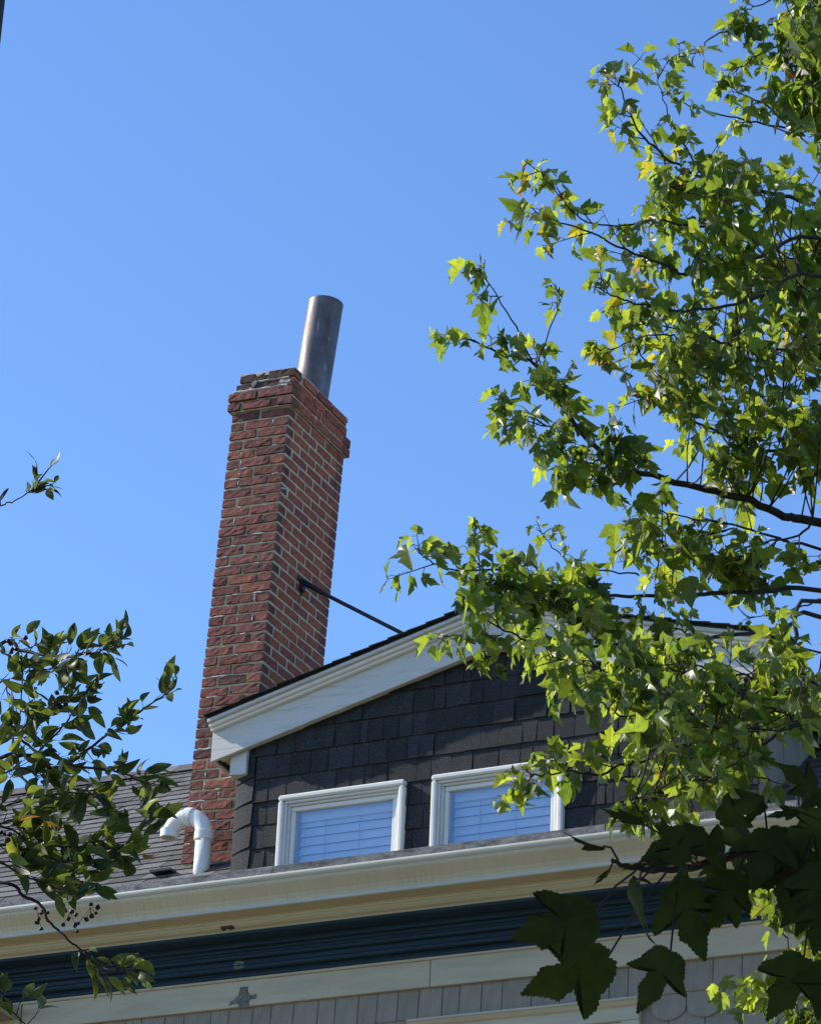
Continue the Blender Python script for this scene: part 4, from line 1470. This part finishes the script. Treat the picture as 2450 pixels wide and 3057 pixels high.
branch(B7((1200, 540), (1180, 510), (1080, 480), (1010, 410)), 13.6, 13.5, 0.006, 0.002, 9, 0.08, 0.0, extend=False, tw=(0.05, 0.15), nodes=2)
branch(B7((1725, 395), (1620, 570), (1500, 700), (1380, 790), (1250, 830), (1100, 850), (980, 860), (860, 800), (760, 730)), 12.7, 11.9, 0.014, 0.003, 10, 0.084, 0.2)
branch(B7((1300, 800), (1150, 780), (1000, 720), (900, 680), (780, 640), (640, 620)), 12.4, 11.9, 0.007, 0.002, 13, 0.082, 0.0, extend=False, tw=(0.08, 0.24))
branch(B7((1725, 380), (1640, 420), (1560, 445), (1430, 458)), 13.6, 13.5, 0.006, 0.002, 4, 0.08, 0.2, extend=False, tw=(0.05, 0.15), nodes=2)
branch(B7((1725, 900), (1500, 960), (1300, 1000), (1000, 1030), (860, 1075), (720, 1070), (600, 1080), (545, 1060)), 12.5, 11.8, 0.012, 0.003, 6, 0.08, 0.25)
branch(B7((1450, 980), (1250, 1080), (1150, 1130), (1080, 1150), (980, 1180)), 12.3, 11.8, 0.007, 0.002, 16, 0.082, 0.0, extend=False, tw=(0.08, 0.25))
branch(B7((1500, 700), (1350, 680), (1200, 640), (1080, 620), (950, 640)), 12.6, 12.1, 0.007, 0.002, 14, 0.082, 0.0, extend=False, tw=(0.08, 0.25))
branch(B7((1725, 700), (1600, 760), (1500, 860), (1420, 900), (1300, 900)), 12.4, 12.1, 0.008, 0.002, 14, 0.082, 0.0, tw=(0.08, 0.25))
branch(B7((1725, 600), (1650, 640), (1580, 620), (1500, 640)), 12.6, 12.3, 0.008, 0.002, 14, 0.082, 0.0, tw=(0.08, 0.25))
branch(B7((1725, 185), (1560, 145), (1380, 90), (1200, 60), (1090, 30)), 14.2, 14.0, 0.012, 0.003, 8, 0.085, 0.2)
branch(B7((1700, 60), (1640, 130), (1500, 160), (1380, 200), (1340, 240)), 14.1, 13.9, 0.009, 0.003, 8, 0.08, 0.2, extend=False)
branch(B7((1560, 145), (1500, 200), (1440, 260), (1380, 290)), 14.1, 13.9, 0.006, 0.002, 14, 0.085, 0.0, extend=False)
branch(B7((1380, 100), (1250, 140), (1150, 180), (1050, 210)), 14.1, 13.8, 0.006, 0.002, 14, 0.085, 0.0, extend=False)
# bottom right sprays
branch([(1760, 1790), (1700, 1850), (1660, 1900), (1610, 1930)], 12.9, 12.7, 0.008, 0.002, 16, 0.085, 0.0, tw=(0.08, 0.2))
branch([(1760, 1960), (1720, 2010), (1660, 2040), (1590, 2075)], 12.9, 12.7, 0.008, 0.002, 12, 0.08, 0.0, 0.05, 0.1, tw=(0.05, 0.16))
branch([(1770, 2100), (1720, 2130), (1680, 2150)], 12.9, 12.7, 0.008, 0.002, 16, 0.08, 0.0, 0.1, 0.1, tw=(0.05, 0.16))

# fill the dense inner crown: short twigs joined to the nearest limb
allpts = np.array([tuple(p) for L in limbs for p in L])
def in_poly(x_, y_, poly):
    c_ = False
    j = len(poly) - 1
    for i in range(len(poly)):
        if (poly[i][1] > y_) != (poly[j][1] > y_) and x_ < (poly[j][0] - poly[i][0]) * (y_ - poly[i][1]) / (poly[j][1] - poly[i][1]) + poly[i][0]:
            c_ = not c_
        j = i
    return c_
def fill(poly, count, d0, d1, size, yellow, length=(0.1, 0.24)):
    xs_ = [p[0] for p in poly]; ys_ = [p[1] for p in poly]
    n = 0
    tries = 0
    count = int(count * FILLK)
    while n < count and tries < 20000:
        tries += 1
        x_, y_ = random.uniform(min(xs_), max(xs_)), random.uniform(min(ys_), max(ys_))
        if not in_poly(x_, y_, poly): continue
        p = at(x_, y_, random.uniform(d0, d1))
        k = np.argmin(((allpts - np.array(p)) ** 2).sum(1))
        b_ = Vector(allpts[k])
        dd = (p - b_)
        if dd.length > 0.5: p = b_ + dd.normalized() * 0.5; dd = p - b_
        if dd.length > 0.08:
            twigs.tube([b_, b_ + dd * 0.5 + Vector((0, 0, -0.02)), p], 0.0045, 0.003, 4)
        leafy_twig(p, dd.normalized() + rv(0.4), random.uniform(*length), 3, size, yellow)
        n += 1
FILLK = 0.82
fill(B8((1180, 760), (1330, 740), (1740, 900), (1740, 1330), (1500, 1250), (1250, 1200), (1150, 1050)), 70, 14.0, 15.0, 0.095, 0.03)
fill(B8((1560, -20), (1740, -20), (1740, 700), (1640, 560), (1560, 300)), 46, 14.6, 15.2, 0.095, 0.01)
fill(B8((930, 1380), (1200, 1330), (1450, 1400), (1740, 1400), (1740, 1760), (1400, 1700), (1100, 1640), (950, 1560)), 62, 13.9, 14.8, 0.082, 0.05)
fill(B8((1150, 1800), (1400, 1850), (1740, 1850), (1740, 2100), (1500, 2110), (1250, 2060), (1120, 1900)), 44, 13.8, 14.5, 0.085, 0.02)
fill(B8((1000, 640), (1200, 700), (1250, 820), (1080, 870), (1010, 760)), 14, 14.3, 14.7, 0.09, 0.15)
fill(B7((600, 590), (900, 600), (1300, 620), (1725, 640), (1725, 980), (1400, 960), (1000, 860), (780, 760)), 40, 11.7, 12.8, 0.083, 0.01)
fill(B7((1000, 900), (1300, 880), (1600, 1000), (1500, 1120), (1200, 1240), (1020, 1260), (1000, 1130)), 20, 11.6, 12.4, 0.083, 0.01)
fill(B7((1350, 150), (1600, 190), (1500, 300), (1340, 330)), 10, 13.8, 14.2, 0.085, 0.0)
fill(B7((1000, 60), (1250, 90), (1200, 220), (1050, 260), (980, 200)), 14, 13.8, 14.2, 0.09, 0.0)
fill(B7((450, 290), (700, 360), (900, 390), (900, 470), (600, 430), (480, 380)), 14, 13.4, 13.8, 0.088, 0.0)

fill([(1600, 1850), (1740, 1800), (1740, 2160), (1660, 2160), (1590, 2080), (1640, 1980)], 20, 12.7, 13.1, 0.085, 0.03)
o = link('twigs', (lambda me: (me.transform(TM), me)[1])(twigs.mesh('twigs', M_TWIG, normals=False)), maple); o['kind'] = 'stuff'
o = link('petioles', (lambda me: (me.transform(TM), me)[1])(petioles.mesh('petioles', M_PETIOLE, normals=False)), maple); o['kind'] = 'stuff'
a = Acc(); a.tube([(trunk_top.x, trunk_top.y, 0), (trunk_top.x + .05, trunk_top.y, 3), (trunk_top.x, trunk_top.y, 7), (trunk_top.x, trunk_top.y, 13.0)], 0.24, 0.04, 12)
me = a.mesh('trunk', M_BARK, smooth=True); me.transform(TM); link('trunk', me, maple)
emit_leaves(maple, leaves, maple_geo, M_LEAF, 300)
print('maple leaves', len(leaves), 'bricks', nbrick[0], 'roof tabs', len(tabs))

# ------------------------------------------------------------------ crab apple on the left
AH = at(-620, 1900, 10.8)
apple = empty('apple_tree', (AH.x, AH.y, 0))
tag(apple, 'apple tree branches with pointed oval leaves reaching in from the left edge', 'tree')
TA = Matrix.Translation(apple.location).inverted()
leaves = []
twigs, petioles = Acc(), Acc()

def z5(x, y): return (x * .2449, 1269.6 + y * .2449)
def z4(x, y): return (x * .4082, 1657.5 + y * .4082)
def zs(x, y): return (x * .3598, 952 + y * .3598)

def apple_leaf(p, out, size, mi=None):
    tip = (out + rv(0.35)).normalized()
    nrm = (Vector((0, 0, 1)) * 0.35 - fw * random.uniform(-0.5, 1.0) + rv(0.6)).normalized()
    pet = (out + rv(0.3)).normalized() * size * random.uniform(0.18, 0.4)
    petioles.tube([p, p + pet], 0.0011, 0.0008, 3, cap=False)
    if mi is None: mi = random.choice([0, 0, 0, 1, 1, 1, 2, 2])
    leaves.append((leaf_matrix(p + pet, tip, nrm, size * 1.12), random.choice([0, 1, 1, 2, 2, 3, 4, 5, 6, 7, 7]), mi))

def apple_branch(pts2, d0, d1, r0_, r1_, spacing, bias, size=0.072, extend=False, start=0.0):
    n = len(pts2)
    P = [at(x_, y_, d0 + (d1 - d0) * i / (n - 1) + random.uniform(-.02, .02)) for i, (x_, y_) in enumerate(pts2)]
    k0 = 0
    if extend:
        P = [AH + Vector((0, 0, (P[0].z - AH.z) * 0.4 - 0.3)), P[0] + (AH - P[0]) * 0.4] + P
        k0 = 10
    path = smooth_path(P, 5, 0.0012)
    a = Acc(); a.tube(path, r0_, r1_, 6)
    me = a.mesh('branch', M_TWIG, smooth=True); me.transform(TA)
    link('branch', me, apple)
    total = sum((path[i + 1] - path[i]).length for i in range(k0, len(path) - 1))
    cnt = max(3, int(total / spacing * 1.28))
    upv, rtv = UP, RIGHT
    for i in range(cnt):
        t = start + (1 - start) * (i + random.random() * .8) / cnt
        s_ = k0 + t * (len(path) - 1 - k0)
        k = min(int(s_), len(path) - 2)
        p = path[k].lerp(path[k + 1], s_ - k)
        ax_ = (path[k + 1] - path[k]).normalized()
        b_ = bias if random.random() < 0.72 else -bias
        out = ax_ * random.uniform(0.1, 0.9) + upv * b_ * random.uniform(0.3, 1.0) + rtv * random.uniform(-.2, .5) + rv(0.2)
        # spur with one to three leaves
        sp_ = p + out.normalized() * random.uniform(0.0, 0.05)
        if (sp_ - p).length > 0.008: twigs.tube([p, sp_], 0.0018, 0.0014, 4)
        for _ in range(random.choice([1, 1, 2, 2])):
            apple_leaf(sp_, (out + rv(0.35)).normalized(), size * random.uniform(0.6, 1.15))
    for _ in range(2):
        apple_leaf(path[-1], (path[-1] - path[-2]).normalized() + rv(0.3), size * 0.8)

Z5 = lambda *p: [z5(*q) for q in p]
Z4 = lambda *p: [z4(*q) for q in p]
apple_branch(Z5((-30, 375), (170, 405), (350, 440), (560, 465), (660, 455), (800, 430), (900, 400), (1050, 370)), 10.84, 10.32, 0.0081, 0.0020, 0.026, 0.8, 0.075, True)
apple_branch(Z5((0, 410), (90, 470), (180, 525), (190, 650), (180, 850), (165, 1000)), 10.66, 10.49, 0.0041, 0.0020, 0.035, 0.3, 0.07)
apple_branch(Z5((180, 530), (300, 560), (450, 575), (560, 560)), 10.66, 10.32, 0.0034, 0.0016, 0.03, -0.1, 0.075)
apple_branch(Z5((-30, 1230), (150, 1110), (300, 990), (430, 910), (560, 850), (720, 780), (800, 700)), 10.84, 10.32, 0.0068, 0.0018, 0.032, 0.6, 0.07, True)
apple_branch(Z5((330, 1280), (480, 1130), (590, 1000), (650, 900), (720, 850)), 10.66, 10.41, 0.0041, 0.0018, 0.032, 0.5, 0.075)
apple_branch(Z5((-30, 1345), (150, 1320), (430, 1310), (600, 1370), (720, 1290), (900, 1150), (1000, 1090), (1120, 1000), (1250, 900), (1400, 800), (1450, 780)), 10.66, 10.15, 0.0081, 0.0019, 0.036, 0.6, 0.074, True)
apple_branch(Z5((290, 1420), (600, 1410), (900, 1430), (1050, 1470), (1200, 1530), (1330, 1560)), 10.49, 10.15, 0.0054, 0.0018, 0.034, 0.35, 0.075)
apple_branch(Z5((-20, 1080), (180, 1180), (330, 1300), (380, 1400), (480, 1510), (600, 1590), (750, 1620), (900, 1720), (1000, 1790)), 10.66, 10.15, 0.0068, 0.0018, 0.034, 0.2, 0.076, True)
apple_branch(Z5((-30, 1500), (100, 1440), (200, 1420), (330, 1500)), 10.32, 10.15, 0.0054, 0.0018, 0.026, 0.2, 0.08, True)
apple_branch(Z5((-30, 700), (60, 760), (140, 900), (240, 960)), 10.66, 10.49, 0.0041, 0.0018, 0.03, 0.3, 0.075, True)
apple_branch(Z4((-20, 300), (100, 350), (180, 400), (270, 440), (400, 480), (480, 520)), 10.15, 9.80, 0.0068, 0.0019, 0.026, 0.2, 0.088, True)
apple_branch(Z4((-20, 490), (120, 560), (210, 610), (250, 690), (330, 770), (400, 830), (440, 860)), 9.98, 9.80, 0.0068, 0.0027, 0.2, 0.1, 0.074, True, 0.75)
apple_branch(Z4((430, 850), (490, 910), (560, 945), (620, 950)), 9.80, 9.72, 0.0027, 0.0016, 0.03, -0.4, 0.08)
apple_branch(Z4((200, 410), (320, 420), (430, 380), (560, 370), (680, 280), (750, 180)), 10.15, 9.98, 0.0041, 0.0016, 0.032, 0.3, 0.084)
apple_branch(Z4((60, 150), (160, 250), (260, 300), (420, 310), (600, 320)), 10.23, 9.98, 0.0041, 0.0016, 0.034, 0.3, 0.085)
apple_branch(Z4((20, 100), (160, 60), (330, 30), (480, 40)), 10.32, 10.15, 0.0041, 0.0016, 0.04, -0.2, 0.085)
apple_branch(Z4((-20, 380), (60, 420), (150, 470), (250, 500), (330, 540)), 9.9, 9.7, 0.004, 0.0016, 0.03, 0.2, 0.088)
apple_branch(Z4((-20, 200), (80, 230), (180, 330), (300, 380), (450, 400)), 10.1, 9.9, 0.004, 0.0016, 0.03, 0.3, 0.086)
apple_branch(Z5((-20, 1900), (150, 1850), (320, 1780), (480, 1760)), 10.2, 10.0, 0.004, 0.0016, 0.032, 0.2, 0.086)
apple_branch([(-20, 1072), zs(0, 310), zs(70, 290), zs(140, 250), zs(200, 210), zs(218, 165)], 6.6, 6.5, 0.002, 0.0012, 0.04, 0.3, 0.032, True, 0.6)
apple_branch(Z4((140, 1240), (90, 1180), (30, 1135), (15, 1060)), 9.46, 9.46, 0.0027, 0.0016, 0.022, 0.5, 0.074)
# orange fading leaves
for x_, y_ in ((30, 1730), (70, 1738), (290, 1802)):
    apple_leaf(at(x_, y_, 9.9), RIGHT + rv(.2), 0.06, 3)
# dark berry clusters
for x_, y_ in ((80, 1925), (148, 1920), (190, 1912), (10, 1750), (104, 1626), (130, 1470), (30, 1345)):
    p = at(x_, y_, 9.95 if y_ > 1700 else 10.5)
    a = Acc()
    for _ in range(7):
        c_ = p + rv(0.018) + Vector((0, 0, -0.02))
        bmx = bmesh.new(); bmesh.ops.create_icosphere(bmx, subdivisions=1, radius=random.uniform(0.006, 0.01))
        bmx.verts.ensure_lookup_table()
        a.add([v.co * random.uniform(.75, 1.2) + c_ for v in bmx.verts], [tuple(v.index for v in f.verts) for f in bmx.faces])
        bmx.free()
        a.tube([p, c_], 0.0008, 0.0008, 3)
    me = a.mesh('berry_cluster', M_BERRY, normals=False); me.transform(TA); link('berry_cluster', me, apple)
nvis = len(leaves)
# the rest of its crown, beside the frame
cc = AH + Vector((-0.2, -0.3, 0.3))
for _ in range(3600):
    v = rv(1.0).normalized() * (random.random() ** 0.4)
    p = cc + Vector((v.x * 2.0, v.y * 2.0, v.z * 1.7))
    q = pix(p)
    if q[2] > 0 and q[0] > -70: continue
    leaves.append((leaf_matrix(p, rv(1).normalized(), (Vector((0, 0, 1)) + rv(.5)).normalized(), random.uniform(0.08, 0.125)), random.randrange(6), random.choice([0, 1, 1])))
o = link('twigs', (lambda me: (me.transform(TA), me)[1])(twigs.mesh('twigs', M_TWIG, normals=False)), apple); o['kind'] = 'stuff'
o = link('petioles', (lambda me: (me.transform(TA), me)[1])(petioles.mesh('petioles', M_PETIOLE, normals=False)), apple); o['kind'] = 'stuff'
a = Acc(); a.tube([(AH.x, AH.y, 0), (AH.x + .1, AH.y, 2), (AH.x, AH.y - .1, 3.6), (AH.x + .1, AH.y, AH.z + 1.0)], 0.15, 0.03, 10)
me = a.mesh('trunk', M_BARK, smooth=True); me.transform(TA); link('trunk', me, apple)
emit_leaves(apple, leaves, apple_geo, M_APPLE, min(300, nvis))
print('apple leaves', nvis)

# ------------------------------------------------------------------ near maple bough, lower right
near = empty('maple_tree', (3.3, 3.7, 0))
tag(near, 'near maple bough with big dark shaded leaves hanging before the gutter', 'tree')
TN = Matrix.Translation(near.location).inverted()
def z6(x, y): return (811 + x * .5306, 1552 + y * .5306)
def zb6(x, y): return (1022.7 + x * .3265, 1678.6 + y * .3265)
P = [Vector((3.3, 3.7, 3.0)), at(2700, 1650, 3.5), at(2100, 1740, 3.35), at(*z6(1728, 398), 3.3), at(*z6(1500, 440), 3.3), at(*z6(1380, 470), 3.28), at(*z6(1240, 510), 3.26), at(*z6(1120, 530), 3.25), at(*z6(980, 520), 3.24), at(*z6(895, 488), 3.24)]
path = smooth_path(P, 5, 0.0008)
a = Acc(); a.tube(path, 0.0085, 0.002, 8)
me = a.mesh('branch', M_TWIG, smooth=True); me.transform(TN); link('branch', me, near)
P = [at(*z6(1600, 425), 3.3), at(*z6(1660, 300), 3.3), at(*z6(1640, 220), 3.32)]
a = Acc(); a.tube(smooth_path(P, 4, .0008), 0.003, 0.0015, 6)
me = a.mesh('branch', M_TWIG, smooth=True); me.transform(TN); link('branch', me, near)
bigs = [
    # attach, base, tip (frame points in the two close-up grids), roll about the midrib, width
    (zb6(965, 478), zb6(700, 750), zb6(90, 960), 0.15, 1.0),
    (zb6(1160, 490), zb6(785, 1035), zb6(170, 1320), -0.2, 0.95),
    (zb6(850, 430), zb6(795, 470), zb6(695, 605), 1.1, 0.7),
    (zb6(1010, 480), zb6(985, 575), zb6(893, 1010), 1.05, 0.85),
    (zb6(1250, 470), zb6(1190, 1000), zb6(985, 1400), 0.1, 1.0),
    (zb6(1290, 470), zb6(1230, 560), zb6(1420, 1090), 0.1, 1.0),
    (zb6(850, 405), zb6(760, 318), zb6(462, 285), 1.38, 0.9),
    (zb6(1040, 460), zb6(1180, 430), zb6(860, 425), 1.25, 0.8),
    (zb6(1350, 440), zb6(1010, 170), zb6(690, 105), 1.25, 1.0),
    (zb6(1360, 430), zb6(1330, 250), zb6(985, 370), 0.35, 1.0),
    (zb6(1380, 430), zb6(1290, 420), zb6(1090, 150), 0.6, 0.95),
    (zb6(1450, 410), zb6(1500, 380), zb6(1260, 130), 0.45, 1.0),
    (zb6(1500, 390), zb6(1490, 400), zb6(1420, 640), 0.5, 1.0),
    (z6(1480, 450), z6(1330, 330), z6(1510, 245), 0.4, 0.9),
    (z6(1520, 440), z6(1500, 260), z6(1310, 300), 0.5, 1.0),
    (z6(1560, 430), z6(1500, 500), z6(1400, 640), 0.1, 1.0),
    (z6(1620, 420), z6(1690, 450), z6(1390, 610), 0.2, 1.1),
    (z6(1640, 410), z6(1640, 480), z6(1560, 740), 0.2, 1.0),
    (z6(1700, 400), z6(1740, 520), z6(1640, 800), 0.2, 1.1),
    (z6(1660, 400), z6(1600, 400), z6(1480, 560), 0.2, 1.0),
    (z6(1700, 400), z6(1760, 330), z6(1560, 450), 0.15, 1.2),
    (z6(1640, 300), z6(1700, 215), z6(1590, 110), 0.3, 1.0),
    (z6(1660, 300), z6(1740, 230), z6(1650, 290), 0.3, 1.2),
    (z6(1640, 230), z6(1640, 300), z6(1500, 310), 0.9, 0.8),
    (z6(1720, 420), z6(1660, 880), z6(1515, 1130), 0.05, 1.15),
    (z6(1740, 420), z6(1780, 900), z6(1700, 1160), 0.1, 1.1),
    (z6(1740, 400), z6(1760, 640), z6(1700, 900), 0.2, 1.0),
    (z6(1260, 500), z6(1180, 560), z6(1230, 480), 0.8, 0.8),
    (z6(1100, 530), z6(1020, 560), z6(980, 600), 0.7, 0.8),
    (z6(1360, 470), z6(1290, 500), z6(1350, 480), 0.5, 0.9),
    (z6(1200, 520), z6(1160, 545), z6(1120, 640), 0.9, 0.8),
]
rb = random.Random(21)
for _ in range(7):          # the thick of the bough towards the right edge
    x_, y_ = rb.uniform(1330, 1740), rb.uniform(340, 640)
    L_ = rb.uniform(170, 270); an = rb.uniform(1.3, 2.9)
    bigs.append((z6(min(1700, x_ + 60), 430), z6(x_, y_), z6(x_ + L_ * math.cos(an), y_ + L_ * math.sin(an)), rb.uniform(0, 0.9), rb.uniform(.85, 1.15)))
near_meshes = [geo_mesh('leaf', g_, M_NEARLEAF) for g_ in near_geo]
pet = Acc()
for i, (at_, b_, t_, roll, wf) in enumerate(bigs):
    dd = random.uniform(3.1, 3.3)
    pb = at(b_[0], b_[1], dd); ptip = at(t_[0], t_[1], dd + random.uniform(-.03, .05))
    pa = at(at_[0], at_[1], 3.27)
    pet.tube([pa, pa.lerp(pb, .5) + Vector((0, 0, .006)), pb], 0.0013, 0.0011, 5)
    v = ptip - pb
    size = v.length / 1.16
    toc = (CAM - pb).normalized()
    X = v.normalized().cross(toc).normalized()
    n0 = X.cross(v.normalized())
    nrm = (Matrix.Rotation(roll * (1 if i % 2 else -1), 3, v.normalized()) @ n0)
    m4 = leaf_matrix(pb, v, nrm, size)
    m4 = m4 @ Matrix.Diagonal((wf * 0.9, 1, 1, 1))
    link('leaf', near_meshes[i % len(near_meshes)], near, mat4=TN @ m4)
me = pet.mesh('petioles', M_TWIG, normals=False); me.transform(TN); o = link('petioles', me, near); o['kind'] = 'stuff'
# its crown over the camera, added to shade the bough; all outside the frame
nl = []
for _ in range(10500):
    v = rv(1.0).normalized() * (random.random() ** 0.36)
    p = Vector((-1.1, 1.5, 5.7)) + Vector((v.x * 4.6, v.y * 3.4, v.z * 2.9))
    q = pix(p)
    mg = 120 + 0.3 * 6730 / max(q[2], 0.3)
    if q[2] > -0.3 and -mg < q[0] < 1728 + mg and -mg < q[1]: continue
    if p.z < 3.0 or (p - CAM).length < 1.2: continue
    nl.append((leaf_matrix(p, (rv(.6) + Vector((0, 0, -.5))).normalized(), (Vector((0, 0, 1)) + rv(.5)).normalized(), random.uniform(0.12, 0.19)), random.randrange(9), 0))
for k in range(9):
    an = 0.7 * k
    e = Vector((0.1 + 3.2 * math.cos(an), 1.6 + 2.8 * math.sin(an), 5.0 + 0.5 * (k % 4)))
    P = [Vector((3.2, 3.6, 3.9 + 0.15 * k)), Vector((1.8 + .8 * math.cos(an), 2.8 + .8 * math.sin(an), 5.0 + 0.1 * k)), e]
    if any(-200 < pix(x_)[0] < 1900 and -200 < pix(x_)[1] < 2300 and pix(x_)[2] > 0 for x_ in smooth_path(P, 6)): continue
    a = Acc(); a.tube(smooth_path(P, 5, 0.01), 0.04, 0.01, 7)
    me = a.mesh('branch', M_BARK, smooth=True); me.transform(TN); link('branch', me, near)
emit_leaves(near, nl, maple_geo, [M_NEARLEAF], 0)
a = Acc(); a.tube([(3.3, 3.7, 0), (3.35, 3.7, 1.5), (3.3, 3.7, 3.0), (3.1, 3.5, 5.4)], 0.12, 0.05, 10)
me = a.mesh('trunk', M_BARK, smooth=True); me.transform(TN); link('trunk', me, near)
print('objects', len(bpy.data.objects))
